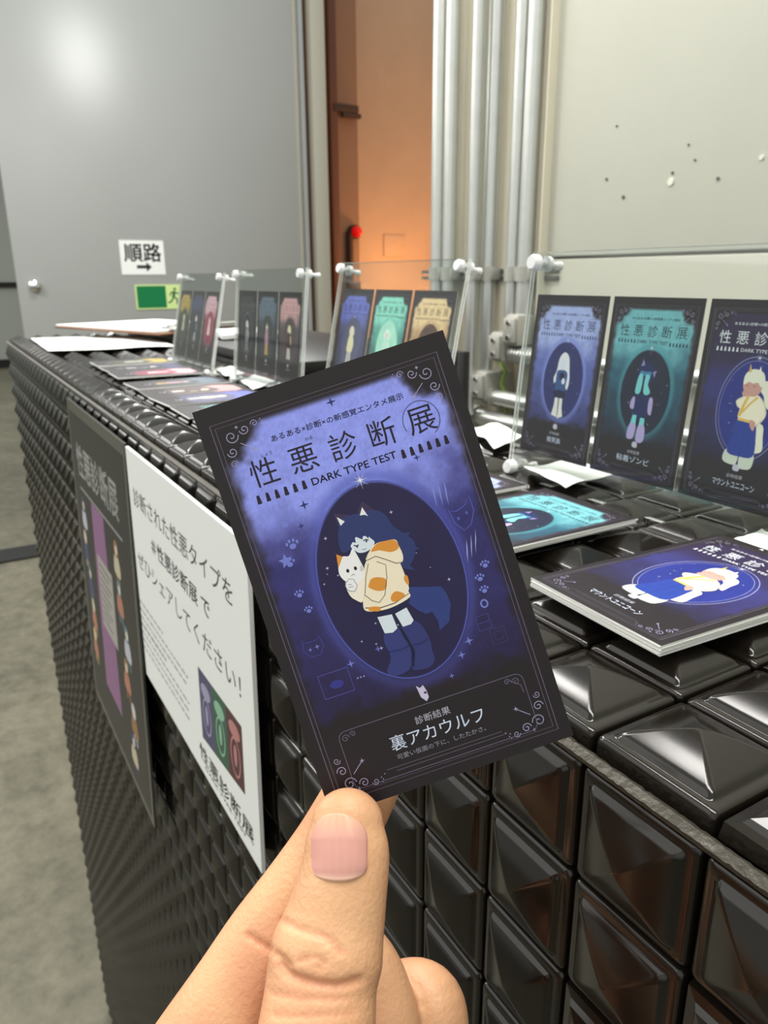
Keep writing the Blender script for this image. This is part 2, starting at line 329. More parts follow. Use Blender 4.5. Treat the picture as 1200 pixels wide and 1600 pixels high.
class Art:
    """flat printed artwork: coloured polygons laid one over the other, in millimetres"""
    def __init__(s): s.v = []; s.f = []; s.c = []; s.n = 0
    def raw(s, V, F, col, z=None):
        if z is None: s.n += 1; z = .02+.004*s.n
        b = len(s.v); s.v += [(x, y, z) for x, y in V]; s.f += [tuple(b+i for i in f) for f in F]; s.c += [col]*len(F)
    def poly(s, P, col, z=None):
        F = tessellate_polygon([[Vector((x, y, 0)) for x, y in P]])
        G = []
        for a, b, c in F:
            ax, ay = P[a]; bx, by = P[b]; cx, cy = P[c]
            G.append((a, b, c) if (bx-ax)*(cy-ay)-(by-ay)*(cx-ax) > 0 else (a, c, b))
        s.raw(P, G, col, z)
    def smooth(s, P, col, z=None):
        Q = []; n = len(P)
        for i in range(n):
            p0, p1, p2, p3 = P[i-1], P[i], P[(i+1) % n], P[(i+2) % n]
            for t in (0, .33, .66):
                Q.append(tuple(.5*((2*p1[k])+(-p0[k]+p2[k])*t+(2*p0[k]-5*p1[k]+4*p2[k]-p3[k])*t*t+(-p0[k]+3*p1[k]-3*p2[k]+p3[k])*t**3) for k in (0, 1)))
        s.poly(Q, col, z)
    def ell(s, cx, cy, rx, ry, col, n=28, z=None):
        s.poly([(cx+rx*math.cos(2*math.pi*i/n), cy+ry*math.sin(2*math.pi*i/n)) for i in range(n)], col, z)
    def line(s, P, wd, col, z=None, closed=False):
        n = len(P); L = []; Rr = []
        for i in range(n):
            a = P[i-1] if (i or closed) else P[0]; b = P[(i+1) % n] if (i < n-1 or closed) else P[i]
            dx, dy = b[0]-a[0], b[1]-a[1]; l = math.hypot(dx, dy) or 1; nx, ny = -dy/l*wd/2, dx/l*wd/2
            L.append((P[i][0]+nx, P[i][1]+ny)); Rr.append((P[i][0]-nx, P[i][1]-ny))
        V = L+Rr; F = [(i, n+i, n+(i+1) % n, (i+1) % n) for i in range(n if closed else n-1)]
        s.raw(V, F, col, z)
    def ring(s, cx, cy, rx, ry, wd, col, n=64, z=None, a0=0, a1=360):
        full = a1-a0 >= 360; k = n if full else n+1
        s.line([(cx+rx*math.cos(R(a0+(a1-a0)*i/n)), cy+ry*math.sin(R(a0+(a1-a0)*i/n))) for i in range(k)], wd, col, z, full)
    def rect(s, x0, y0, x1, y1, wd, col, r=0, z=None):
        P = []
        for cx, cy, a in ((x1-r, y1-r, 0), (x0+r, y1-r, 90), (x0+r, y0+r, 180), (x1-r, y0+r, 270)):
            P += [(cx+r*math.cos(R(a+t)), cy+r*math.sin(R(a+t))) for t in ((0, 30, 60, 90) if r else (45,))]
        s.line(P, wd, col, z, True)
    def star(s, x, y, r, col, k=4, inner=.28, z=None):
        s.poly([(x+(r if i % 2 == 0 else r*inner)*math.sin(math.pi*i/k), y+(r if i % 2 == 0 else r*inner)*math.cos(math.pi*i/k)) for i in range(2*k)], col, z)
    def text(s, body, x, y, size, col, bold=0, sp=1, wx=None, z=None, res=3):
        if bold >= .008:
            if z is None: s.n += 1; z = .02+.004*s.n
            for q in ((-1, 0), (1, 0), (0, 1), (0, -1)): s.text(body, x+q[0]*bold*size, y+q[1]*bold*size, size, col, 0, sp, wx, z, res)
            return
        V, F = tm(body, size, 0, sp, res)
        if wx:
            W0 = max(v[0] for v in V)-min(v[0] for v in V); V = [(a*wx/W0, b) for a, b in V]
        s.raw([(a+x, b+y) for a, b in V], F, col, z)
    def mesh(s, name, k=.001):
        me = bpy.data.meshes.new(name); me.from_pydata([(x*k, y*k, z*.001) for x, y, z in s.v], [], s.f)
        ca = me.color_attributes.new('Col', 'FLOAT_COLOR', 'CORNER')
        cols = []
        for p, c in zip(s.f, s.c):
            cols += [*lin(c), 1.0]*len(p)
        ca.data.foreach_set('color', cols); me.materials.append(M['print']); return me

def sign_matrix_door(c): return Matrix(((0, 0, 1, c.x), (1, 0, 0, c.y), (0, 1, 0, c.z), (0, 0, 0, 1)))
A, B = meet(185, 375, 0, DX), meet(259, 429, 0, DX); cy, cz = (A.y+B.y)/2, (A.z+B.z)/2; hw, hh = (B.y-A.y)/2, (A.z-B.z)/2
t = boxo('route_sign', (-hw, hw, -hh, hh, 0, .004), M['white']); t.matrix_world = sign_matrix_door(Vector((DX+.001, cy, cz)))
tag(t, 'white paper route sign with two black characters and a right arrow on the grey door', 'sign')
a = Art(); a.text('順路', 2, 30, 118, (30, 30, 32), bold=.02, z=4.4)
a.poly([(-42, -66), (18, -66), (18, -86), (52, -56), (18, -28), (18, -46), (-42, -46)], (30, 30, 32), z=4.4)
link('lettering', a.mesh('lettering'), t)
A, B = meet(215, 445, 0, DX), meet(282, 482, 0, DX); cy, cz = (A.y+B.y)/2, (A.z+B.z)/2; hw, hh = (B.y-A.y)/2+.02, (A.z-B.z)/2
t = boxo('exit_sign', (-hw, hw, -hh, hh, 0, .006), M['lime']); t.matrix_world = sign_matrix_door(Vector((DX+.001, cy, cz)))
tag(t, 'green evacuation sign with running figure, low on the grey door', 'sign')
a = Art(); W_, H_ = hw*1000, hh*1000
a.poly([(-W_+8, -H_+8), (W_*.28, -H_+8), (W_*.28, H_-8), (-W_+8, H_-8)], (14, 122, 70), z=6.4)
cx = W_*.62; g = (24, 96, 50)
a.ell(cx+8, H_*.62, 9, 9, g, z=6.6); a.line([(cx+4, H_*.45), (cx-4, 0)], 17, g, z=6.6); a.line([(cx-4, 0), (cx+20, -18), (cx+16, -48)], 10, g, z=6.6)
a.line([(cx-4, 0), (cx-16, -26), (cx-40, -40)], 10, g, z=6.6); a.line([(cx+4, H_*.4), (cx+24, 18), (cx+36, 24)], 8, g, z=6.6); a.line([(cx+3, H_*.4), (cx-18, 26), (cx-26, 6)], 8, g, z=6.6)
link('printed_pictogram', a.mesh('printed_pictogram'), t)

# ------------------------------------------------------------------ studded counter
X0, X1 = -43, 5; NROW = 6; DY = .9385; Y1 = .075; Z1 = -1.162; NZ = 46
counter = empty('display_counter', (0, 0, 0), label='long counter clad in glossy black pyramid-studded tiles holding the cards', cat='counter')
boxo('core', (X0*S, X1*S, .006, (Y1+NROW*DY)*S, .0, H-.006), M['body'], counter)
def wn(me):
    o = bpy.data.objects.new('t', me); C.objects.link(o); md = o.modifiers.new('w', 'WEIGHTED_NORMAL'); md.weight = 70; md.keep_sharp = False
    bpy.context.view_layer.update(); r = bpy.data.meshes.new_from_object(o.evaluated_get(bpy.context.evaluated_depsgraph_get())); bpy.data.objects.remove(o); return r
def tile_mesh(sx, sy, full=True):
    prof = [(.486, -.16, .05), (.486, -.055, .05), (.483, -.032, .05), (.476, -.013, .05), (.464, -.001, .05), (.448, .006, .05), (.428, .009, .05), (.410, .009, .045), (.399, .013, .045), (.389, .024, .045), (.377, .040, .045), (.361, .053, .045), (.340, .063, .04), (.310, .077, .037), (.25, .103, .032), (.18, .130, .026), (.11, .153, .02), (.05, .169, .015), (.018, .176, .01)] if full else [(.484, -.12, .05), (.47, .0, .05), (.40, .015, .03), (.37, .05, .03)]
    seg = (0, 22.5, 45, 67.5, 90) if full else (45,)
    bm = bmesh.new(); rings = []
    for h, z, r in prof:
        rg = []
        for q, (a, b) in enumerate(((1, 1), (-1, 1), (-1, -1), (1, -1))):
            for t in seg:
                an = R(90*q+t); rr = r if full else 0
                rg.append(bm.verts.new(((a*(h-rr)+rr*math.cos(an))*sx, (b*(h-rr)+rr*math.sin(an))*sy, z*S)))
        rings.append(rg)
    for A_, B_ in zip(rings, rings[1:]):
        n = len(A_)
        for k in range(n): bm.faces.new((A_[k], A_[(k+1) % n], B_[(k+1) % n], B_[k]))
    ap = bm.verts.new((0, 0, (.177 if full else .205)*S)); L_ = rings[-1]; n = len(L_)
    for k in range(n): bm.faces.new((L_[k], L_[(k+1) % n], ap))
    me = bpy.data.meshes.new('tile'); bm.to_mesh(me); bm.free(); me.materials.append(M['tile'])
    if full: me.shade_smooth(); me = wn(me)
    return me
TOP = tile_mesh(S, S*DY); FRT = tile_mesh(S, S)
TOPL = tile_mesh(S, S*DY, False); FRTL = tile_mesh(S, S, False)
ZT = H-.15*S*.0
spots = []
for i in range(X0, X1):
    for j in range(NROW): spots.append((Vector(((i+.5)*S, (Y1+(j+.5)*DY)*S, H)), 'top', 1))
    for k in range(NZ):
        if k == 0: zt, hz = -.187, .975
        else: zt, hz = Z1-(k-1), 1
        spots.append((Vector(((i+.5)*S, 0, H+(zt-hz/2)*S)), 'front', hz))
def seen(p):
    d = p-CAM; z = d.dot(FW)
    if z < .02: return 99
    x = 600+FPX*d.dot(RT)/z; y = 800-FPX*d.dot(UP)/z
    return d.length + (0 if -60 < x < 1280 and -60 < y < 1680 else 50)
spots.sort(key=lambda s: seen(s[0]))
M_TOP = Matrix.Identity(3); M_FR = Matrix(((1, 0, 0), (0, 0, -1), (0, 1, 0)))
lv, lf = [], []
for n, (p, side, hz) in enumerate(spots):
    rnd = random.Random(n)
    tilt = Matrix.Rotation(rnd.uniform(-.006, .006), 3, 'X') @ Matrix.Rotation(rnd.uniform(-.006, .006), 3, 'Y')
    if n < 296:
        o = link('tile', TOP if side == 'top' else FRT, counter)
        m = ((M_TOP if side == 'top' else M_FR) @ tilt @ Matrix.Diagonal((1, hz, 1))).to_4x4(); m.translation = p; o.matrix_world = m
    else:
        me = TOPL if side == 'top' else FRTL
        if side == 'top' or p.x > -.9 and p.z > 1.2: me = me
        b = len(lv); m = (M_TOP if side == 'top' else M_FR) @ tilt
        lv += [tuple(m @ v.co + p) for v in me.vertices]; lf += [tuple(b+i for i in f.vertices) for f in me.polygons]
me = bpy.data.meshes.new('distant_tiles'); me.from_pydata(lv, [], lf); me.materials.append(M['tile'])
tag(link('distant_tiles', me, counter), kind='stuff')
# edge strip between the front and the top cladding: a crinkled silvery film edge
bm = bmesh.new(); prev = None; n = 1500; rnd = random.Random(3)
for i in range(n+1):
    x = (X0+(X1-X0)*i/n)*S; near = x > -.35
    j = lambda a: (rnd.uniform(-a, a)*.3 if near else 0)
    ring = [Vector((x, -.0012+j(.0002), H-.0056)), Vector((x, -.0022+j(.0004), H-.0036+j(.0005))), Vector((x, -.0006+j(.0005), H-.0022+j(.0005))), Vector((x, .0010+j(.0004), H-.0030+j(.0006))), Vector((x, .0028, H-.0058))]
    ring = [bm.verts.new(v) for v in ring]
    if prev:
        for a_, b_, c_, d_ in zip(prev, prev[1:], ring[1:], ring): bm.faces.new((a_, b_, c_, d_))
    prev = ring
bmesh_obj('edge_strip', bm, M['strip'], counter, True)['label'] = 'crinkled silvery grey edge film'
# lower black cabinet standing behind the far end of the counter
cb0 = empty('black_cabinet', (-1.08, .31, 0), label='plain matte black cabinet standing behind the far end of the studded counter', cat='cabinet')
bm = bmesh.new(); box(bm, -.40, .395, -.095, .13, 0, H+.004, bev=.003); bmesh_obj('body', bm, M['black'], cb0, True)
bm = bmesh.new(); box(bm, -.405, .40, -.098, .135, H+.004, H+.018, bev=.002); bmesh_obj('worktop', bm, M['black'], cb0, True)
p0, p1 = meet(714, 548, 1, .30), meet(727, 600, 1, .30)
bm = bmesh.new(); box(bm, p0.x, p1.x-.002, .30, .306, 0, p0.z, bev=.001)
tag(bmesh_obj('black_post', bm, M['black'], smooth=True), 'narrow black upright post between the counter and the conduits', 'post')

# ------------------------------------------------------------------ printed cards
INK = (36, 29, 33)
def nz(x, y, s, o=0):
    return noise.fractal(Vector((x*s, y*s, o)), 1.0, 2.0, 4)
def sm(a, b, x):
    t = max(0, min(1, (x-a)/(b-a))); return t*t*(3-2*t)
def mixc(a, b, t): return tuple(a[i]+(b[i]-a[i])*t for i in range(3))
OX, OY, ORX, ORY = 1.0, -1.0, 15.4, 21.6
def bgcolor(x, y, st):
    edge, glow, mid, low, oval, ring = st['bg']
    dark = INK
    dx = 24.6-abs(x); c = dark
    # painted area with ragged rounded corners
    top = 40.4-y; bot = y+27
    cor = math.hypot(max(0, abs(x)-13.5), max(0, y-30.5))
    a = sm(0, 3.2, dx+.6+nz(x, y, .25, 3)*1.1)*sm(-.5, 4.5, bot+nz(x, y, .2)*3)*sm(7.6, 10.8, math.hypot(25-abs(x), 41.5-y)+nz(x, y, .3, 9)*1.6)*sm(0, 1.6, top)
    g = sm(5, 24, y+nz(x, y, .08, 5)*7-abs(x)*.10)
    base = mixc(mixc(low, mid, sm(-30, 12, y+nz(x, y, .12, 1)*10)), glow, g)
    v = 1+.07*nz(x, y, .35, 7)+.07*nz(x, y, 1.6, 2)
    base = tuple(min(255, b*v) for b in base)
    c = mixc(dark, base, a)
    e = math.hypot((x-OX)/ORX, (y-OY)/ORY)
    rg = math.exp(-((e-1.05)/.075)**2)*st.get('rg', .55)*(.55+.45*sm(-30, 10, y))
    if e > .97: c = mixc(c, ring, rg)
    inn = 1-sm(.975, 1.0, e)
    ov = mixc(oval, tuple(min(255, q*1.1+2) for q in oval), .5+.5*nz(x, y, .09, 4))
    c = mixc(c, ov, inn)
    return c
def bg_mesh(name, st, nx=84, ny=138):
    V = []; F = []; cols = []
    for j in range(ny+1):
        for i in range(nx+1): V.append(((-27.5+55*i/nx)*.001, (-45.5+91*j/ny)*.001, .00001))
    cv = [bgcolor(-27.5+55*i/nx, -45.5+91*j/ny, st) for j in range(ny+1) for i in range(nx+1)]
    for j in range(ny):
        for i in range(nx): a = j*(nx+1)+i; F.append((a, a+1, a+nx+2, a+nx+1))
    me = bpy.data.meshes.new(name); me.from_pydata(V, [], F)
    ca = me.color_attributes.new('Col', 'FLOAT_COLOR', 'POINT'); ca.data.foreach_set('color', [q for c in cv for q in (*lin(c), 1.0)])
    me.materials.append(M['print']); return me

HERO = {
'ear1':[(-6.4,16.4),(-6.2,13.1),(-3.2,13.5),(-3.3,15.1)],'ear1in':[(-5.9,15.4),(-5.7,13.4),(-4.6,14.0)],
'ear2':[(-1.4,15.2),(0.2,17.0),(2.0,14.4),(1.0,12.4),(-1.7,13.6)],'ear2in':[(-1.2,14.2),(-0.2,15.7),(0.4,13.5),(-0.1,14.0)],
'hair':[(-6.2,13.1),(-3.4,14.8),(-1.3,14.7),(2.0,14.4),(3.9,12.7),(4.8,9.9),(6.5,7.6),(8.0,5.4),(7.5,3.1),(5.9,1.1),(4.2,0.5),(3.2,3.3),(-0.4,7.3),(-1.4,6.1),(-3.7,5.6),(-4.8,7.9),(-7.0,7.7),(-7.3,9.9)],
'face':[(-5.1,8.6),(-4.3,9.4),(-3.2,10.2),(-1.4,9.7),(-0.7,10.1),(-0.7,9.2),(-0.0,7.9),(-0.9,6.9),(-2.5,6.5),(-3.9,6.8),(-4.7,7.8)],
'neck':[(-3.9,6.8),(-1.9,6.4),(-3.5,3.1),(-4.4,4.6)],'bang':[(-4.0,9.4),(-2.1,9.5),(-0.8,9.6),(-1.5,8.6),(-3.0,8.8)],
'cathead':[(-9.0,5.1),(-7.6,7.1),(-6.1,6.8),(-4.9,8.1),(-4.5,7.1),(-4.1,4.8),(-3.9,3.2),(-4.4,1.8),(-5.9,0.9),(-7.9,1.4),(-9.1,3.1)],
'catear':[(-8.5,8.0),(-7.4,7.1),(-8.3,5.9),(-9.0,5.1)],'catbody':[(-8.6,1.7),(-6.6,1.6),(-4.4,1.8),(-6.2,-3.2),(-7.7,-2.5),(-8.6,-1.0)],
'paw':[(-8.6,1.5),(-7.6,2.2),(-6.7,1.8),(-6.4,0.3),(-7.2,-0.7),(-8.3,-0.3),(-8.8,0.6)],
'hood':[(-1.4,6.7),(0.3,7.5),(2.4,7.4),(4.3,7.0),(4.6,5.6),(4.8,3.4),(4.2,2.0),(2.9,2.2),(0.9,3.8),(-0.8,5.0),(-2.9,4.7),(-2.4,5.8)],
'hoodspot':[(-1.4,6.2),(0.3,7.4),(2.4,7.4),(4.1,7.0),(4.6,5.6),(4.1,4.9),(2.5,4.8),(0.4,5.9)],
'coat':[(-2.9,4.7),(-0.8,5.0),(0.9,3.8),(2.9,2.2),(3.7,1.9),(3.9,-3.2),(3.5,-4.3),(3.4,-5.6),(0.0,-6.4),(-3.1,-6.4),(-6.3,-5.5),(-6.4,-3.5),(-4.5,1.8)],
'sleeve':[(-2.7,4.0),(-0.9,3.8),(0.7,2.6),(0.1,-0.0),(-1.5,-3.5),(-3.1,-4.6),(-4.4,-3.8),(-5.6,-2.0)],
'sp1':[(-3.9,-0.1),(-3.1,0.7),(-1.7,0.6),(-0.2,-0.4),(-0.9,-2.3),(-2.6,-2.2),(-4.2,-0.9)],'sp2':[(-0.6,-4.9),(-0.1,-3.9),(1.1,-3.5),(2.6,-4.8),(0.3,-5.6)],
'sp3':[(3.7,-0.9),(4.3,-1.1),(4.2,-2.6),(3.8,-3.0),(3.4,-1.8)],'sp4':[(-5.4,-4.9),(-3.4,-5.5),(-3.6,-6.4),(-5.6,-5.7)],
'skirt':[(-6.3,-5.5),(-3.1,-6.4),(0.0,-6.4),(3.3,-5.8),(1.7,-7.6),(-0.5,-8.1),(-3.0,-7.9),(-6.3,-6.9)],
'leg1':[(-4.5,-7.5),(-1.4,-7.9),(-1.2,-11.1),(-2.4,-11.7),(-4.1,-11.3)],'leg2':[(-0.7,-8.0),(2.0,-7.5),(2.6,-10.6),(1.8,-11.2),(0.0,-11.2)],
'boot1':[(-4.3,-11.4),(-2.4,-11.8),(-1.0,-11.2),(-0.5,-13.6),(0.1,-16.0),(-1.0,-19.8),(-2.8,-20.7),(-5.3,-20.6),(-6.2,-19.2),(-4.7,-17.2),(-4.5,-15.7),(-4.8,-13.4)],
'boot2':[(-0.7,-11.3),(0.3,-11.3),(2.8,-10.8),(4.1,-12.9),(4.6,-16.0),(4.3,-18.1),(4.3,-20.0),(2.6,-21.3),(-0.7,-20.8),(-0.7,-19.5),(0.5,-16.8),(0.1,-13.8)],
'tail':[(3.9,-3.5),(7.1,-4.6),(10.3,-5.5),(11.0,-7.1),(11.2,-9.7),(9.7,-13.3),(7.2,-14.5),(7.5,-12.5),(6.9,-10.1),(5.6,-10.2),(4.2,-8.9),(2.7,-6.8)]}
def fig_hero(a):
    h = HERO; hair = (47, 58, 112); dk = (60, 48, 80); wt = (224, 234, 242); cream = (249, 236, 208); og = (226, 150, 58); bt = (55, 62, 124)
    a.poly(h['tail'], (50, 64, 128)); a.smooth(h['boot2'], (52, 58, 116)); a.smooth(h['boot1'], bt)
    a.smooth(h['skirt'], (32, 34, 72)); a.poly(h['leg1'], wt); a.poly(h['leg2'], wt)
    a.poly(h['ear1'], dk); a.poly(h['ear2'], dk); a.smooth(h['hair'], hair); a.poly([(-6.4, 13.6), (-5.7, 14.6), (-3.2, 14.9), (-3.3, 13.6)], hair); a.poly(h['ear1in'], (240, 240, 244)); a.poly(h['ear2in'], (240, 240, 244))
    for q in ([(6, 8), (7.8, 7.4), (6.6, 6.4)], [(7, 5), (8.6, 3.6), (7, 3.4)], [(5, 2), (6.2, -.6), (4.4, .4)]): a.poly(q, hair)
    a.smooth(h['neck'], (40, 42, 70)); a.smooth(h['face'], wt)
    for q in ([(-4.9, 9.6), (-3.6, 10.4), (-3.8, 9.0)], [(-3.4, 10.2), (-1.6, 10.4), (-2.3, 9.2)], [(-1.8, 10.4), (-.4, 10.0), (-1.0, 9.0)]): a.poly(q, hair)
    a.line([(-4.4, 8.6), (-3.9, 8.3), (-3.4, 8.4)], .22, (30, 30, 60)); a.line([(-2.2, 8.9), (-1.6, 9.0), (-1.1, 8.7)], .22, (30, 30, 60)); a.ell(-3.8, 8.1, .18, .22, (30, 30, 60)); a.ell(-1.6, 8.6, .18, .22, (30, 30, 60)); a.line([(-3.0, 7.2), (-2.5, 7.1), (-2.1, 7.2)], .09, (60, 60, 90))
    a.smooth(h['coat'], cream); a.poly([(-6.3, -4.7), (-3.0, -5.7), (0, -5.7), (3.5, -4.7), (3.45, -4.85), (0, -5.9), (-3, -5.9), (-6.35, -4.9)], (70, 60, 60))
    for k in ('sp2', 'sp3', 'sp4'): a.smooth(h[k], og)
    a.smooth(h['sleeve'], cream); a.smooth(h['sp1'], og); a.line(h['sleeve'][1:], .13, (70, 60, 60)); a.line([(-2.7, 4.0), (-4.0, 1.6), (-5.4, -1.9)], .13, (70, 60, 60))
    a.smooth(h['hood'], cream); a.smooth(h['hoodspot'], og); a.line(h['hood'][6:] + h['hood'][:1], .13, (70, 60, 60))
    a.smooth(h['catbody'], (250, 240, 222)); a.smooth(h['cathead'], (246, 246, 246)); a.poly(h['catear'], og)
    a.ell(-7.3, 3.9, .32, .42, (25, 25, 30)); a.ell(-5.6, 3.9, .32, .42, (25, 25, 30)); a.line([(-6.9, 2.6), (-6.5, 2.9), (-6.1, 2.6)], .1, (60, 40, 40))
    for dy in (.3, -.2, -.6): a.line([(-4.7, 3.4+dy*.7), (-4.0, 3.8+dy)], .08, (80, 70, 70))
    a.smooth(h['paw'], (244, 244, 246)); a.line(h['paw'], .1, (90, 80, 90), closed=True); a.line([(-8.2, 1.1), (-7.4, .9)], .1, (90, 80, 90)); a.line([(-8.2, .5), (-7.2, .4)], .1, (90, 80, 90))
    a.line([(-4.7, -15.3), (-2, -15.7), (0, -15.4)], .12, (36, 38, 84)); a.line([(.8, -15.6), (2.6, -15.8), (4.4, -15.2)], .12, (36, 38, 84)); a.line([(-.5, -11.3), (.1, -14), (.6, -17), (-.6, -20)], .3, (26, 22, 56))
def fig_long(a):
    h = (240, 240, 244); s = (228, 236, 246)
    a.smooth([(-4.4, 4), (-3.4, 11), (0, 14.6), (3.6, 12.6), (5.0, 7), (6.2, -1), (5, -6), (2.6, -3), (-3.5, -2), (-5.4, -3), (-6.2, 0)], h)
    a.smooth([(-4.2, 3), (-2, 4.6), (2.4, 4.6), (4.4, 2), (3.6, -5), (3, -9), (-4, -9), (-4.2, -5)], (58, 92, 146)); a.smooth([(-4.2, -7), (3.4, -7), (3.8, -11), (-4.4, -11)], (34, 38, 74))
    a.smooth([(-2.3, 9), (0, 11), (2.2, 9), (1.6, 6), (0, 5.2), (-1.6, 6)], s); a.smooth([(-2.8, 9), (-2, 12.6), (2.4, 12.4), (2.7, 9), (1.2, 10.4), (-1.2, 10.4)], h)
    a.smooth([(-2, 2), (0, 3.4), (2, 1.8), (1, -1), (-1.2, -.6)], (30, 34, 66)); a.ell(1.6, -1.4, 1.3, 1.7, s)
    a.poly([(-3.2, -11), (-.6, -11), (-.4, -16), (0, -22), (-4.6, -21), (-3.4, -16)], (238, 236, 226)); a.poly([(.2, -11), (2.8, -11), (3, -16), (4.4, -21), (.4, -22.6), (.4, -16)], (238, 236, 226))
def fig_teal(a):
    d = (30, 42, 92); t = (128, 214, 216); l = (186, 172, 218)
    a.ell(0.4, 8.8, 5.6, 5.4, d); a.poly([(-3.6, 12), (-2.4, 15.6), (-1.2, 12.6)], (150, 140, 190)); a.poly([(4.2, 9.6), (6.4, 10.8), (5.4, 7)], (150, 140, 190))
    a.smooth([(-3.4, 8), (-3, 9.8), (0, 9.6), (3.4, 9.8), (3.2, 8), (0, 7.4)], (70, 132, 170)); a.smooth([(-3.8, 7.6), (-1.6, 8.2), (-1.2, 3), (-2, -1.4), (-4.6, -1.6), (-4.8, 2)], t); a.smooth([(.6, 8.2), (3.0, 7.6), (2.4, 3.4), (4.4, -.2), (2.6, -1.8), (.4, -1), (0, 4)], t)
    a.smooth([(-4.4, -2.6), (4.4, -2.6), (5, -11), (3, -14.4), (-3, -14.4), (-4.8, -9)], d); a.smooth([(-6.4, -5), (-4.4, -3.4), (-4.2, -9.4), (-6.6, -9)], l); a.smooth([(4.6, -3.4), (6.8, -3.4), (7, -11), (4.8, -10)], l)
    a.poly([(-4, -12.6), (-1.6, -12.4), (-1.4, -17.6), (-5, -18)], t); a.poly([(1, -13.4), (3.6, -13.4), (4, -18), (.6, -18)], t); a.smooth([(-5.2, -17.4), (-1.2, -17.4), (-1.4, -23), (-3, -25), (-6, -24.2)], l); a.smooth([(.4, -17.6), (4.4, -17.6), (5, -24), (3, -26), (0, -25)], l)
def fig_robe(a):
    hr = (240, 240, 218); sk = (212, 162, 150); cr = (248, 240, 214); bl = (42, 66, 156); ol = (120, 90, 60)
    a.smooth([(3.6, 8.6), (6.2, 12), (8.8, 9.6), (9.4, 5), (10.2, 0), (7.6, 1.6), (6.4, 5.4)], hr); a.smooth([(3.4, -6), (8.6, -7), (9.6, -12), (10.4, -17.8), (7.2, -19.4), (4.6, -17.6), (4.2, -11)], hr)
    a.smooth([(-6.6, -20), (-.8, -20), (-.4, -25.4), (-3, -26.4), (-7.4, -25)], (214, 222, 206)); a.smooth([(1, -20), (7, -20), (7, -26), (4, -27.4), (.8, -26.6)], (214, 222, 206))
    a.smooth([(-3.6, -5), (4.4, -5.6), (6.4, -12), (6.8, -21), (.6, -22.2), (-6, -21), (-4.8, -13)], bl); a.line([(.4, -8), (.3, -21.6)], .2, (30, 46, 120)); a.line([(-2, -8), (-2.8, -21)], .14, (32, 50, 128)); a.line([(3.2, -8), (4, -21)], .14, (32, 50, 128))
    a.smooth([(-2.4, 4.6), (0, 5.6), (4.6, 5.2), (8, 1.4), (9, -3.4), (5.2, -8), (3.6, -6.2), (-3.4, -5.6), (-3.6, -1.4)], cr); a.smooth([(-3, 4.4), (-1, 5.6), (-1.4, 1), (-4, -1.2), (-6.2, 1.8)], cr)
    a.line([(-.4, 5.2), (-2, .6), (-3.4, -4.6)], 1.3, (232, 190, 92)); a.line([(4, 4.8), (.6, 1.2), (-2.4, -3)], .9, (232, 190, 92)); a.poly([(-3.6, -5.2), (4.4, -5.8), (4.4, -7), (-3.6, -6.4)], (236, 196, 96))
    a.smooth([(2.4, -5.4), (5, -6.4), (4.6, -10), (2.6, -8)], sk); a.smooth([(-3.6, 11.2), (3.6, 11.4), (4.8, 7.6), (2.4, 4.8), (-1.4, 5), (-3.8, 7.6)], sk); a.ell(-2.4, 5.6, 1.5, 1.4, sk)
    a.smooth([(-4.2, 10), (-3.8, 14), (-.4, 16.4), (4.4, 15.2), (5.8, 11), (4.4, 9), (2.6, 10.8), (.4, 10.2), (-1.6, 10.8), (-3.2, 9.6)], hr); a.poly([(-2.6, 14.6), (-2.4, 18.6), (-1.2, 15.2)], (226, 190, 110)); a.poly([(1.6, 15), (2.6, 17.8), (3.6, 14.6)], hr)
    a.line([(-2.6, 9.2), (-1.4, 8.8)], .25, (110, 60, 60)); a.line([(.8, 8.9), (2, 9.2)], .25, (110, 60, 60)); a.line([(4.6, 5.2), (8, 1.4), (9, -3.4), (5.2, -8)], .12, ol); a.line([(-3, 4.4), (-6.2, 1.8), (-4, -1.2)], .12, ol)
def fig_small(c1, c2, c3):
    def f(a):
        a.smooth([(-4, 7), (-2.6, 12), (1, 13), (3.8, 10), (4.2, 5), (0, 4)], c1); a.smooth([(-2.2, 9), (0, 10.4), (2.2, 9), (1.4, 6), (-1.4, 6)], (236, 222, 212))
        a.smooth([(-3, 4.6), (3, 4.6), (5, -6), (3.6, -10), (-3.6, -10), (-5, -6)], c2); a.poly([(-3, -10), (-.5, -10), (-.8, -21), (-4, -21)], c3); a.poly([(.5, -10), (3, -10), (4, -21), (.8, -21)], c3)
        a.smooth([(3, 3), (5, 0), (5.6, -5), (4.4, -6)], c1)
    return f
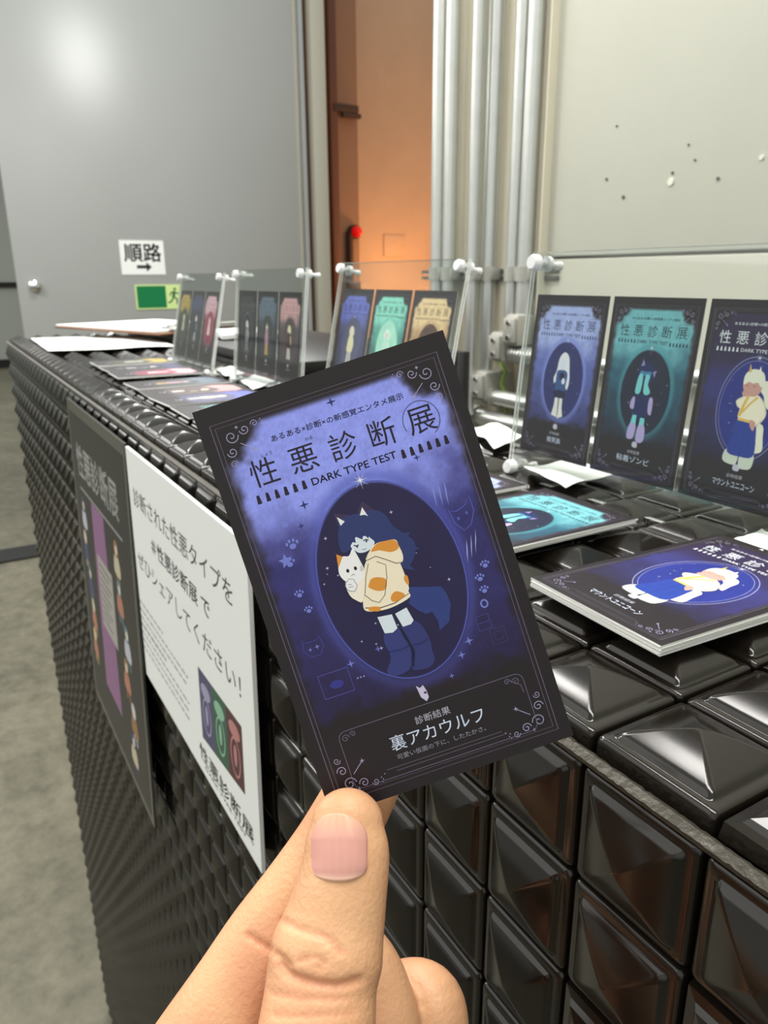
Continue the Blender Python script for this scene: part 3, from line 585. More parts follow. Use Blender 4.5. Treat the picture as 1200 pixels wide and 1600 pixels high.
# bg = edge, glow, mid, low, oval, ring
ST = {
 'indigo': dict(bg=(INK, (150, 160, 250), (54, 50, 114), (42, 34, 72), (35, 29, 68), (86, 96, 190)), tx=(34, 26, 46), name='裏アカウルフ', desc='可愛い仮面の下に、したたかさ。', fig=fig_hero, look='blue card with a dark-haired wolf-eared figure hugging a white cat'),
 'lavender': dict(bg=(INK, (176, 190, 240), (104, 116, 186), (60, 62, 112), (44, 48, 104), (140, 152, 226)), tx=(48, 54, 104), name='微笑族', desc='', fig=fig_long, rg=.85),
 'teal': dict(bg=(INK, (120, 190, 198), (48, 98, 118), (36, 44, 62), (30, 34, 56), (80, 160, 170)), tx=(22, 36, 50), name='粘着ゾンビ', desc='', fig=fig_teal, rg=.7),
 'midnight': dict(bg=(INK, (50, 40, 72), (56, 54, 118), (40, 34, 62), (38, 48, 128), (52, 60, 140)), tx=(234, 238, 244), name='マウントユニコーン', desc='', fig=fig_robe, rg=.3, dark=True),
 'periwinkle': dict(bg=(INK, (112, 122, 210), (78, 82, 120), (70, 70, 96), (84, 84, 116), (96, 100, 160)), tx=(60, 62, 130), name='', desc='', fig=fig_small((240, 234, 200), (236, 226, 186), (220, 214, 200))),
 'mint': dict(bg=(INK, (150, 232, 214), (90, 160, 150), (60, 100, 96), (170, 226, 206), (120, 210, 192)), tx=(50, 80, 78), name='', desc='', fig=fig_small((236, 250, 240), (200, 240, 226), (230, 250, 240))),
 'amber': dict(bg=(INK, (244, 216, 168), (190, 150, 110), (110, 84, 66), (90, 66, 56), (200, 160, 120)), tx=(120, 84, 54), name='', desc='', fig=fig_small((90, 60, 50), (220, 190, 150), (90, 60, 50))),
 'charcoal': dict(bg=(INK, (66, 64, 68), (56, 54, 58), (50, 48, 52), (52, 50, 54), (66, 64, 68)), tx=(120, 118, 122), name='', desc='', fig=fig_small((228, 228, 226), (150, 150, 152), (150, 150, 150)), dark=True),
 'slate': dict(bg=(INK, (112, 128, 146), (70, 74, 82), (58, 58, 58), (66, 66, 68), (84, 92, 100)), tx=(84, 98, 116), name='', desc='', fig=fig_small((120, 130, 130), (190, 150, 168), (222, 182, 120))),
 'rose': dict(bg=(INK, (222, 176, 176), (96, 84, 90), (80, 70, 72), (84, 72, 76), (120, 96, 100)), tx=(186, 130, 136), name='', desc='', fig=fig_small((236, 228, 168), (84, 60, 60), (236, 232, 216))),
 'gold': dict(bg=(INK, (206, 178, 92), (70, 72, 62), (60, 62, 54), (62, 66, 60), (84, 84, 66)), tx=(120, 100, 50), name='', desc='', fig=fig_small((220, 220, 204), (200, 204, 190), (90, 90, 80))),
 'dusk': dict(bg=(INK, (70, 74, 110), (58, 58, 66), (52, 52, 58), (52, 54, 60), (64, 64, 80)), tx=(110, 112, 150), name='', desc='', fig=fig_small((220, 220, 220), (70, 70, 80), (200, 200, 200))),
 'pink': dict(bg=(INK, (236, 196, 208), (132, 60, 78), (84, 60, 74), (150, 60, 82), (190, 130, 148)), tx=(180, 110, 130), name='', desc='', fig=fig_small((236, 190, 200), (240, 214, 220), (130, 50, 70))),
}
def spiral(a, x, y, r, sx, sy, col, wd=.16, turns=1.4):
    P = [(x+sx*r*(1-t*.86)*math.cos(t*turns*2*math.pi), y+sy*r*(1-t*.86)*math.sin(t*turns*2*math.pi)) for t in [i/16 for i in range(17)]]
    a.line(P, wd, col, z=.03)
def deco(a, st, full=True):
    L1 = (104, 92, 112) if not st.get('dark') else (112, 106, 120)
    a.rect(-25, -43, 24.8, 41.6, .2, L1, z=.025); a.rect(-24.1, -42.1, 23.9, 40.7, .14, L1, z=.025)
    for sx in (-1, 1):
        for sy in (-1, 1):
            X, Y = sx*22, (38.6 if sy > 0 else -40.3)
            fc = (172, 164, 200) if full else (120, 112, 138)
            spiral(a, X-sx*.6, Y-sy*.4, 1.5, -sx, -sy, fc); spiral(a, X-sx*3.6, Y+sy*.3, 1.1, sx, -sy, fc); spiral(a, X+sx*.2, Y-sy*3.5, 1.15, sx, -sy, fc)
            if full:
                spiral(a, X-sx*6.0, Y+sy*.9, .8, sx, sy, fc, .12); spiral(a, X+sx*.6, Y-sy*6.0, .8, -sx, sy, fc, .12)
                a.line([(X-sx*2, Y-sy*2.2), (X-sx*4.4, Y-sy*4.2)], .14, fc, z=.03); a.star(X-sx*4.6, Y-sy*4.4, .6, fc, z=.03); a.star(X-sx*2.2, Y+sy*1.2, .5, fc, z=.03)
                for q in range(4): a.ell(X-sx*(7.4+q*.3*(q % 2)), Y+sy*1.4-sy*q*.5, .13, .13, fc, 6, z=.03)
    a.ring(OX, OY, ORX*1.0, ORY*1.0, .22, st['bg'][5], z=.03)
    if st.get('dark'): a.ring(OX, OY, ORX*1.05, ORY*1.05, .3, (150, 152, 190), z=.03); a.ring(OX, OY, ORX*.96, ORY*.97, .2, (140, 144, 190), z=.03)
    rnd = random.Random(len(st['name'])+5); lt = (196, 200, 232) if full else tuple(min(255, c+60) for c in st['bg'][5])
    for k in range(26 if full else 14):
        an = rnd.uniform(0, 6.28); rr = rnd.uniform(.45, .93)
        a.star(OX+ORX*rr*math.cos(an), OY+ORY*rr*math.sin(an), rnd.choice((.2, .3, .45)), lt, z=.03)
    a.star(1.2, 21.2, 2.0, lt, k=8, inner=.12, z=.035); a.star(1.2, 21.2, .9, (236, 238, 248), z=.04)
def pawn(a, x, y, h, col):
    a.ell(x, y+h*.3, h*.19, h*.2, col, 10, z=.03); a.poly([(x-h*.22, y-h*.5), (x+h*.22, y-h*.5), (x+h*.25, y-h*.3), (x+h*.2, y-h*.1), (x+h*.22, y+h*.08), (x+h*.16, y+h*.2), (x-h*.16, y+h*.2), (x-h*.22, y+h*.08), (x-h*.2, y-h*.1), (x-h*.25, y-h*.3)], col, z=.03)
def paw(a, x, y, r, col):
    a.ell(x, y-r*.2, r*.5, r*.42, col, 10, z=.03)
    for k in range(4): t = R(28+k*41); a.ell(x+r*.85*math.cos(t), y+r*.75*math.sin(t)-.1*r, r*.2, r*.28, col, 8, z=.03)
CARDS = {}
def card_meshes(key, hi=False):
    if (key, hi) in CARDS: return CARDS[(key, hi)]
    st = ST[key]
    bg = bg_mesh('printed_background', st, *((160, 264) if hi else (84, 138)))
    a = Art(); deco(a, st, hi or key in ('indigo', 'midnight', 'teal', 'lavender'))
    tx = st['tx']; b = Art()
    chars = '性悪診断展'; xs = (-17.3, -8.6, .2, 8.8, 17.4)
    for c_, x in zip(chars, xs): b.text(c_, x, 29.2, 6.3, tx, bold=.004, z=.03, res=4 if hi else 2)
    b.ring(17.4, 29.2, 3.9, 4.0, .14, tx, z=.028, a0=-60, a1=200, n=30)
    b.text('DARK TYPE TEST', .8, 24.0, 2.2, tx, wx=18.6, z=.03, res=3 if hi else 2, bold=.012)
    for k in range(6): pawn(b, -20.2+k*2.0, 24.0, 1.9, tx); pawn(b, 11.6+k*1.9, 23.6, 1.9, tx)
    b.text('あるある×診断×の新感覚エンタメ展示', .8, 35.2, 1.5, tx, wx=29, z=.03, res=2, bold=.01)
    if hi:
        b.text('しょう', -15.6, 32.6, .9, tx, z=.03, res=2); b.text('わる', -6.2, 32.9, .9, tx, z=.03, res=2); a.star(.6, 38.6, 1.1, (50, 48, 110), z=.03)
    wt = (224, 224, 234)
    b.text('診断結果', 0, -31.4, 1.9, (186, 184, 198), wx=7.8, z=.03, res=2)
    if st['name']: b.text(st['name'], 0, -34.6 if hi else -35.2, 3.6, (214, 224, 244), wx=21 if len(st['name']) > 3 else 11, z=.03, res=4 if hi else 2)
    if st['desc']: b.text(st['desc'], 0, -37.7, 1.25, (150, 148, 162), wx=20, z=.03, res=2)
    a.line([(-13, -39.6), (13, -39.6)], .1, (110, 104, 122), z=.03); a.line([(-11, -40.4), (14, -40.4)], .1, (110, 104, 122), z=.03)
    if hi:
        a.rect(-20.6, -41.6, 20.9, -28.6, .14, (110, 102, 124), r=1.6, z=.03)
        for sx in (-1, 1): spiral(a, sx*19.2, -30.2, .9, -sx, 1, (120, 112, 140), .12); spiral(a, sx*17.4, -29.7, .7, sx, 1, (120, 112, 140), .12)
        lb = (120, 130, 214)
        for x, y, r_ in ((-16.7, 17.6, 1.5), (-16.6, 12.8, 1.5), (-18.4, 9.3, 1.3), (20.7, -4.1, 1.1), (18.8, -6.5, 1.1), (18.9, -9.2, 1.1), (-18.6, 2.4, 1.1), (-17.8, -1.4, 1.0)): paw(a, x, y, r_, lb)
        a.star(-19.0, 10.0, 1.6, lb, k=5, inner=.45, z=.028); a.ring(18, -12, .7, .8, .35, lb, n=16, z=.03)
        for k in range(3):
            for (tx_, ty_, bx_, by_, cc_) in ((15.3+k*1.3, 17.2-k*.5, 14.9+k*1.2, 10.6-k*.2, (128, 138, 222)), (18.6+k*1.25, 2.4+k*.7, 17.4+k*1.1, -2.6+k*.7, (172, 174, 226))):
                mx_, my_ = (tx_+bx_)/2, (ty_+by_)/2; a.poly([(tx_, ty_), (mx_+.28, my_+.5), (bx_, by_), (mx_-.22, my_-.4)], cc_, z=.03)
        c2 = (84, 92, 178); a.line([(17.4, 6.2), (16.9, 9.2), (18.4, 8.6), (20.4, 9.2), (22, 11), (22, 7.6), (20.6, 5.0), (18.8, 4.2)], .2, c2, closed=True, z=.03); a.ell(18.4, 7.0, .3, .4, c2, 8, z=.03); a.ell(20.4, 7.6, .3, .4, c2, 8, z=.03)
        a.rect(15.2, -17.4, 18.0, -14.2, .16, (72, 74, 150), z=.03); a.line([(15.4, -15.8), (17.8, -15.8)], .14, (72, 74, 150), z=.03); a.rect(17.2, -21.2, 20.4, -17.8, .16, (66, 60, 104), z=.03); a.rect(18.0, -20.4, 19.6, -18.6, .14, (66, 60, 104), z=.03)
        a.line([(-21.2, -7.2), (-20.6, -8), (-18.4, -8), (-17.6, -7.2), (-17.2, -9.6), (-18.4, -11.2), (-20.4, -11.2), (-21.6, -9.6)], .16, (70, 70, 150), closed=True, z=.03); a.star(-18.6, -9.4, .6, (130, 134, 214), z=.034); a.star(-20.2, -9.6, .5, (130, 134, 214), z=.034)
        a.rect(-20.6, -20.8, -14.0, -15.6, .2, (84, 80, 156), z=.03); a.ell(-17.2, -18.4, 1.5, .9, (54, 56, 140), z=.028); a.star(-13.0, -15.2, .9, lb, z=.03)
        for k in range(3): a.ell(-12.6+k*.7, -18.6, .2, .2, (150, 150, 210), 6, z=.03)
        for x, y, r_, cc in ((-11.6, 20, 1.1, (46, 50, 112)), (-13.6, 16, .8, (50, 54, 120)), (14, 22, .8, (50, 50, 120)), (-5, -17, .1, lb), (10, -21, .9, lb), (12.4, -18.6, 1.0, lb), (6.6, -24.6, .6, lb), (-6.5, -14, .8, (110, 110, 190))): a.star(x, y, r_, cc, z=.032)
        a.poly([(-1.4, -24.2), (-.7, -24.9), (.1, -24.5), (.5, -26), (.5, -27.4), (-.2, -28.1), (-1.1, -26.9)], (206, 198, 226), z=.04); a.ell(.1, -26.2, .35, .25, (60, 50, 90), 8, z=.045)
        a.line([(17.9, -29.6), (20, -31.2), (20.2, -33)], .12, (120, 112, 140), z=.03)
    else:
        a.smooth([(-1.4, -28.6), (-1.6, -26.6), (0, -25.8), (1.5, -26.8), (1.2, -28.8)], (200, 198, 214), z=.032)
    f = Art(); f.n = 3; st['fig'](f)
    r = (bg, a.mesh('printed_ornament'), f.mesh('printed_figure'), b.mesh('lettering'))
    CARDS[(key, hi)] = r; return r
def slab_mesh(th=.00034, w_=55, h_=91):
    bm = bmesh.new(); box(bm, -w_/2000, w_/2000, -h_/2000, h_/2000, -th, 0)
    me = bpy.data.meshes.new('card'); bm.to_mesh(me); bm.free(); me.materials.append(M['paper']); return me
SLAB = slab_mesh()
def card(key, matrix, label, group=None, hi=False, plain=False):
    o = link('result_card', SLAB); o.matrix_world = matrix; tag(o, label, 'card', group)
    if not plain:
        for nm, me in zip(('printed_background', 'printed_ornament', 'printed_figure', 'lettering'), card_meshes(key, hi)):
            link(nm, me, o)
    return o

# held card: pose relative to the hand that holds it
ca, sa = math.cos(.0097), math.sin(.0097); cb_, sb_ = math.cos(.0597), math.sin(.0597); cc, sc = math.cos(.3208), math.sin(.3208)
RM = Matrix(((cc, -sc, 0), (sc, cc, 0), (0, 0, 1))) @ Matrix(((1, 0, 0), (0, cb_, -sb_), (0, sb_, cb_))) @ Matrix(((ca, 0, sa), (0, 1, 0), (-sa, 0, ca)))
M4 = RM.to_4x4(); M4.translation = Vector((.0005, -.0138, -.1588))
HELD = CM @ M4
card('indigo', HELD, 'large blue printed card pinched upright between thumb and index finger', hi=True)

# ------------------------------------------------------------------ acrylic stands with three cards each
def acrylic_box(name, x0, x1, y0, y1, z0, z1, parent):
    bm = bmesh.new(); box(bm, x0, x1, y0, y1, z0, z1)
    for f in bm.faces:
        n = f.normal if f.normal.length else (f.calc_center_median()); f.normal_update()
        f.material_index = 0 if abs(f.normal.y) > .9 else 1
    return bmesh_obj(name, bm, [M['acrylic'], M['acredge']], parent)
def stand(p, k, keys, label, cl, ends):
    x, y, yw, tl, z = p
    o = CAM + (Vector((x, y, H+z))-CAM)*k
    ex = Vector((math.cos(yw), math.sin(yw), 0)); n = Vector((-math.sin(yw), math.cos(yw), 0)); up = Vector((0, 0, 1))*math.cos(tl)+n*math.sin(tl); bk = ex.cross(up)*-1
    if bk.y < 0: bk = -bk
    m = Matrix((ex, bk, up)).transposed().to_4x4(); m.translation = o
    m = m @ Matrix.Scale(k, 4)
    t = empty('acrylic_stand', label=label, cat='display stand', group='clear acrylic stands in a row along the counter'); t.matrix_world = m
    L, Rr, Bt, Tp = -.007, .1785, -.0165, .114
    acrylic_box('front_panel', L, Rr, -.0018, -.0004, Bt, Tp, t); acrylic_box('back_panel', L, Rr, .0004, .0018, Bt, Tp, t)
    for bx, bz in ((L+.0058, Tp-.0058), (Rr-.0058, Tp-.0058), (L+.0058, Bt+.0052), (Rr-.0058, Bt+.0052)):
        bm = bmesh.new(); tube(bm, [(bx, -.0078, bz), (bx, -.0066, bz), (bx, -.003, bz)], [.0036, .0044, .0046], 20); tube(bm, [(bx, -.003, bz), (bx, .014, bz)], .0018, 12)
        tube(bm, [(bx, .003, bz), (bx, .006, bz)], .0046, 20); tube(bm, [(bx, .0125, bz), (bx, .0155, bz), (bx, .0165, bz)], [.0024, .0026, .0018], 16)
        bmesh_obj('bolt', bm, M['bolt'], t, True)
    for i, key in enumerate(keys):
        lm = Matrix(((1, 0, 0, .0275+i*.05775), (0, 0, -1, .0), (0, 1, 0, .0455), (0, 0, 0, 1)))
        card(key, m @ lm @ Matrix.Translation((0, 0, .0002)), cl[i], 'cards shown in the acrylic stands')
    return m
W3 = ('left', 'middle', 'right')
stand((-.2699, .1804, .0098, .0938, .0046), .885, ('lavender', 'teal', 'midnight'), 'nearest clear acrylic stand, partly cut by the right edge, holding three large cards',
      ['lavender card with a white-haired figure, left in the nearest acrylic stand', 'teal card with a dark figure, middle of the nearest acrylic stand', 'midnight blue card with a white-haired robed figure standing in the nearest acrylic stand'], 1)
stand((-.5655, .1977, .0428, .1988, .0058), .893, ('periwinkle', 'mint', 'amber'), 'clear acrylic stand behind the held card, in front of the orange opening',
      ['periwinkle card, leftmost in the stand behind the held card', 'mint green card, middle of the stand behind the held card', 'amber card, rightmost in the stand behind the held card'], 1)
stand((-.7907, .1890, .0124, .0970, .0007), .853, ('charcoal', 'slate', 'rose'), 'clear acrylic stand with three grey and pink cards, second from the far end',
      ['charcoal card with a white figure, left in the second stand from the far end', 'slate grey card with a pink figure in the second stand from the far end', 'card with a pink glow at its top in the second stand from the far end'], 1)
stand((-1.0456, .1852, -.0035, .2073, -.0007), .845, ('gold', 'dusk', 'pink'), 'farthest clear acrylic stand, leaning back before the green exit sign',
      ['dark card with a gold glow, left in the farthest stand', 'dusky blue card in the middle of the farthest stand', 'pink and red card, right in the farthest stand'], 1)

# ------------------------------------------------------------------ stacks of cards on the counter
def stack(key, x, y, a, n, label, under, group, z0=H+.0073, jit=.0003):
    rnd = random.Random(int((x+5)*1000)); th = .00036
    for k in range(n):
        last = k == n-1
        m = Matrix.Translation((x+(0 if last else rnd.uniform(-jit, jit)), y+(0 if last else rnd.uniform(-jit, jit)), z0+th*(k+1))) @ Matrix.Rotation(a+(0 if last else rnd.uniform(-.006, .006)), 4, 'Z')
        card(key, m, label if last else under, None if last else group, plain=not last)
    return z0+th*n
stack('midnight', -.0690, .0832, -.045, 9, 'midnight blue card topmost on the thick white-edged stack nearest the camera', 'plain white-edged card within the nearest stack, under the midnight blue card', 'cards under the nearest midnight blue card', jit=.0002)
stack('teal', -.1530, .0740, .0, 7, 'bright teal card topmost on the stack behind the held card', 'white-edged card within the stack under the bright teal card', 'cards under the teal card', jit=.0008)
stack('lavender', -.2180, .0720, .02, 5, 'lavender card topmost on the stack half hidden behind the held card', 'white-edged card within the stack under the lavender card', 'cards under the lavender card', jit=.0007)
far = [('amber', -.425, .0790, .03, 3, 'amber card lying third stack back from the teal one'), ('mint', -.4900, .0800, -.03, 2, 'mint card lying behind the held card top corner'), ('periwinkle', -.552, .0800, .05, 3, 'periwinkle card lying at the counter edge beside the held card corner'),
       ('rose', -.600, .0800, -.04, 3, 'card with pink glow lying flat just left of the held card'), ('slate', -.662, .0820, .03, 3, 'slate card lying flat with a step at the counter edge'),
       ('pink', -.752, .0850, -.03, 4, 'pink glowing card lying flat in front of the farthest stand'), ('dusk', -.812, .0870, .03, 3, 'dusky card lying flat in front of the farthest stand'), ('gold', -.876, .0880, -.02, 4, 'gold glowing card lying flat nearest the white sheets')]
for key, x, y, a, n, lab in far:
    stack(key, x, y, a, n, lab, 'white-edged card under the ' + lab.split(' lying')[0] + ' on the far part of the counter', 'cards under the flat ' + key + ' card', jit=.0006)

# ------------------------------------------------------------------ loose papers
def sheet(name, corners, th, m, label, cat, wave=.0015, nx=18, ny=14, seed=1, zoff=0, group=None):
    a, b, c, d = [Vector(q) for q in corners]; bm = bmesh.new(); top = []; bot = []
    for j in range(ny+1):
        tr, br = [], []
        for i in range(nx+1):
            u, v = i/nx, j/ny; p = a.lerp(b, u).lerp(d.lerp(c, u), v); z = wave*(noise.noise(Vector((u*2.3, v*2.1, seed)))+.6*(2*u-1)**2*noise.noise(Vector((seed, 3, 1)))+.3)
            p = p+Vector((0, 0, max(0, z)+zoff)); tr.append(bm.verts.new(p)); br.append(bm.verts.new(p-Vector((0, 0, th))))
        top.append(tr); bot.append(br)
    for j in range(ny):
        for i in range(nx):
            bm.faces.new((top[j][i], top[j][i+1], top[j+1][i+1], top[j+1][i])); bm.faces.new((bot[j][i], bot[j+1][i], bot[j+1][i+1], bot[j][i+1]))
    for j in range(ny):
        bm.faces.new((top[j][0], top[j+1][0], bot[j+1][0], bot[j][0])); bm.faces.new((top[j][nx], bot[j][nx], bot[j+1][nx], top[j+1][nx]))
    for i in range(nx):
        bm.faces.new((top[0][i], bot[0][i], bot[0][i+1], top[0][i+1])); bm.faces.new((top[ny][i], top[ny][i+1], bot[ny][i+1], bot[ny][i]))
    bmesh.ops.recalc_face_normals(bm, faces=bm.faces)
    return tag(bmesh_obj(name, bm, m, smooth=True), label, cat, group)
zt = H+.0080
sheet('paper_sheet', [(-1.36, .028, zt), (-1.09, .020, zt), (-1.055, .195, zt), (-1.33, .205, zt)], .0003, M['white'], 'white paper sheet lying at the far end of the counter', 'paper', .003)
clip = empty('clipboard', (-1.30, .175, H+.0245), .35, label='brown clipboard with white paper and metal clip at the counter far end', cat='clipboard')
bm = bmesh.new(); box(bm, -.15, .17, -.05, .17, -.004, -.001, bev=.001); bmesh_obj('board', bm, M['brown'], clip, True)
bm = bmesh.new(); box(bm, -.155, .15, -.045, .165, -.001, .002, bev=.0004); bmesh_obj('paper', bm, M['white'], clip, True)
bm = bmesh.new(); box(bm, .125, .165, -.02, .12, .001, .006, bev=.0015); tube(bm, [(.15, -.02, .007), (.15, .12, .007)], .0035, 10); bmesh_obj('clip', bm, M['chrome'], clip, True)
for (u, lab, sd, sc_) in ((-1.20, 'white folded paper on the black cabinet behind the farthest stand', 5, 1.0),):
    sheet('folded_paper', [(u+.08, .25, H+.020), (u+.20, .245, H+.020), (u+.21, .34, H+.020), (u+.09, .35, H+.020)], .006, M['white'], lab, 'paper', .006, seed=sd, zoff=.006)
def slip(quad, label, seed, z=H+.0082):  # white sheets added in place of the glare around the stand feet
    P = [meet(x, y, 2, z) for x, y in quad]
    sheet('glare_sheet', P, .0003, M['white'], label, 'paper', .0022, seed=seed, group='glare patches shaped as white sheets by the stand feet', zoff=.0003)
slip([(818, 731), (884, 763), (957, 744), (905, 722)], 'glare patch shaped as a white sheet at the left foot of the nearest acrylic stand', 2)
slip([(1140, 850), (1215, 880), (1240, 842), (1190, 830)], 'glare patch shaped as a white sheet at the right foot of the nearest acrylic stand', 4)
slip([(735, 672), (772, 702), (818, 684), (778, 662)], 'glare patch shaped as a crumpled white sheet between the held card and the nearest stand', 9)
slip([(338, 577), (352, 589), (383, 585), (362, 573)], 'glare patch shaped as a white sheet between the two farthest stands', 12)
slip([(376, 596), (395, 610), (430, 596), (403, 586)], 'glare patch shaped as a pale sheet at the left foot of the second stand from the far end', 15)

# ------------------------------------------------------------------ notices hanging on the counter front
def hung(name, x0, x1, z0, z1, y0, flare, th, m, label, art, z_label='poster'):
    """bowed board on the front face; returns the object, artwork follows the same bow"""
    W_, H_ = x1-x0, z1-z0
    def P(u, v, off=0): return Vector((x0+W_*u, y0-flare*(1-v)-off, z0+H_*v))
    bm = bmesh.new(); nx, ny = 6, 24; fr, bk = [], []
    for j in range(ny+1):
        fr.append([bm.verts.new(P(i/nx, j/ny)) for i in range(nx+1)]); bk.append([bm.verts.new(P(i/nx, j/ny, -th)) for i in range(nx+1)])
    for j in range(ny):
        for i in range(nx):
            bm.faces.new((fr[j][i], fr[j][i+1], fr[j+1][i+1], fr[j+1][i])); bm.faces.new((bk[j][i], bk[j+1][i], bk[j+1][i+1], bk[j][i+1]))
        bm.faces.new((fr[j][0], fr[j+1][0], bk[j+1][0], bk[j][0])); bm.faces.new((fr[j][nx], bk[j][nx], bk[j+1][nx], fr[j+1][nx]))
    for i in range(nx):
        bm.faces.new((fr[0][i], bk[0][i], bk[0][i+1], fr[0][i+1])); bm.faces.new((fr[ny][i], fr[ny][i+1], bk[ny][i+1], bk[ny][i]))
    o = tag(bmesh_obj(name, bm, m, smooth=True), label, z_label)
    for nm, a in art:
        me = a.mesh(nm)
        for v in me.vertices:
            u, vv = v.co.x/W_, v.co.y/H_; v.co = P(u, vv, .00005+v.co.z)
        link(nm, me, o)
    return o
XS0, XS1, ZS0, ZS1 = -.4885, -.2400, H-.2000, H-.0125
def sx(x): return (x-XS0)*1000
def sz(z): return (H+z-ZS0)*1000
g = (70, 72, 74); a = Art()
def tl(body, xa, xb, zc, size, col=g, bold=.0, z=.05): a.text(body, (sx(xa)+sx(xb))/2, sz(zc), size, col, wx=(xb-xa)*1000, z=z, bold=bold)
tl('診断された性悪タイプを', -.476, -.263, -.047, 15.5); tl('＃性悪診断展 で', -.432, -.304, -.072, 13.5, bold=.008); tl('ぜひシェアしてください！', -.480, -.258, -.097, 15.5)
rnd = random.Random(5)
for k in range(7):
    x = -.488
    while x < (-.365 if k not in (0, 3) else -.42):
        wdt = rnd.uniform(.003, .010); a.line([(sx(x), sz(-.135-k*.0066)), (sx(x+wdt), sz(-.135-k*.0066))], 1.5 if k != 3 else 2.4, (150, 152, 152), z=.05); x += wdt+.0022
tl('性悪診断展', -.345, -.250, -.184, 12.5, bold=.012); tl('DARK TYPE TEST', -.335, -.262, -.1925, 3.4, bold=.01)
b = Art()
for k, (c1, c2) in enumerate((((78, 74, 110), (160, 160, 190)), ((52, 92, 76), (140, 190, 160)), ((84, 44, 52), (190, 130, 130)))):
    xa = sx(-.336)+k*25.2; y1_, y0_ = sz(-.121), sz(-.171)+k*2.5
    b.poly([(xa, y0_), (xa+25.2, y0_+2.5), (xa+25.2, y1_), (xa, y1_)], c1, z=.05); b.ell(xa+12.6, (y0_+y1_)/2+13, 9, 5, c2, z=.06); b.ell(xa+12.6, (y0_+y1_)/2-4, 8, 13, c2, z=.058); b.ell(xa+12.6, (y0_+y1_)/2-4, 6.6, 11.4, c1, z=.062); b.ell(xa+12.6, (y0_+y1_)/2-3, 2.6, 7, c2, z=.064)
hung('share_notice', XS0, XS1, ZS0, ZS1, -.0085, .003, .0022, M['white'], 'white landscape notice with thin black handwritten-style text taped to the counter front', [('lettering', a), ('printed_picture', b)], 'notice')
XP0, XP1, ZP0, ZP1 = -.7580, -.4930, H-.352, H-.0115
def qx(x): return (x-XP0)*1000
def qz(z): return (H+z-ZP0)*1000
a = Art(); a.n = 8
a.poly([(7, 7), (258, 7), (258, 330), (7, 330)], (40, 39, 38), z=.03); a.text('性悪診断展', 128, qz(-.068), 36, (206, 206, 204), wx=190, bold=.014, z=.05); a.line([(36, qz(-.098)), (230, qz(-.098))], 2.4, (150, 148, 148), z=.05)
pu = (142, 98, 140); a.poly([(92, qz(-.10)), (150, qz(-.10)), (158, qz(-.30)), (84, qz(-.30))], pu, z=.05); a.poly([(100, qz(-.150)), (168, qz(-.150)), (168, qz(-.225)), (100, qz(-.225))], (168, 164, 160), z=.06)
for k in range(9): a.line([(106, qz(-.158-k*.0072)), (162-(k*13) % 23, qz(-.158-k*.0072))], 1.7, (84, 80, 84), z=.065)
rnd = random.Random(9); pal = [(196, 186, 160), (96, 130, 140), (90, 150, 138), (150, 110, 70), (190, 190, 200), (60, 70, 110), (180, 120, 100), (206, 176, 110)]
for cx_, n_ in ((45, 5), (206, 6)):
    for k in range(n_):
        yy = qz(-.115-k*.037); xx = cx_+rnd.uniform(-12, 12); c1, c2 = rnd.choice(pal), rnd.choice(pal)
        a.ell(xx, yy, 8, 8, c1, z=.07); a.smooth([(xx-8, yy-7), (xx+8, yy-7), (xx+12, yy-24), (xx-12, yy-24)], c2, z=.068); a.line([(xx-4, yy-22), (xx-5, yy-34)], 4, c1, z=.066); a.line([(xx+4, yy-22), (xx+6, yy-34)], 4, c1, z=.066); a.ell(xx+1, yy-1, 4.5, 4.5, (222, 206, 190), 12, z=.072)
hung('dark_poster', XP0, XP1, ZP0, ZP1, -.0085, .010, .002, M['sleeve'], 'black poster with purple centre and small figures hanging left of the white notice', [('printed_artwork', a)])

# ------------------------------------------------------------------ the hand
def chain_verts(bm, keys, seg=28, sub=7, cap0=True):
    """keys: (px, py, depth_mm, half_width_mm, half_thickness_mm) along a digit, tip first"""
    P = [(view(k[0], k[1], k[2]), k[3]/1000, k[4]/1000) for k in keys]
    def cr(i, t, f):
        a, b, c, d = (f(P[max(0, min(len(P)-1, i+q))]) for q in (-1, 0, 1, 2))
        return .5*((2*b)+(c-a)*t+(2*a-5*b+4*c-d)*t*t+(3*b-a-3*c+d)*t*t*t)
    L = []
    for i in range(len(P)-1):
        for s in range(sub): L.append((cr(i, s/sub, lambda q: q[0]), cr(i, s/sub, lambda q: q[1]), cr(i, s/sub, lambda q: q[2])))
    L.append(P[-1]); rings = []
    d0 = (L[0][0]-L[1][0]).normalized()
    if cap0:
        r0_ = L[0][1]; cap = []
        for q in (.985, .92, .8, .62, .42, .2): cap.append((L[0][0]+d0*r0_*.95*q, L[0][1]*math.sqrt(1-q*q), L[0][2]*math.sqrt(1-q*q)))
        L = cap+L
    for i, (p, rw, rt) in enumerate(L):
        d = (L[min(i+1, len(L)-1)][0]-L[max(i-1, 0)][0]).normalized()
        to = (CAM-p).normalized(); side = d.cross(to).normalized(); fr = side.cross(d).normalized()
        rings.append([bm.verts.new(p+side*(rw*math.cos(t))+fr*(rt*math.sin(t))) for t in [2*math.pi*k/seg for k in range(seg)]])
    for A_, B_ in zip(rings, rings[1:]):
        for k in range(seg): bm.faces.new((A_[k], A_[(k+1) % seg], B_[(k+1) % seg], B_[k]))
    bm.faces.new(rings[0][::-1]); bm.faces.new(rings[-1])
    return L
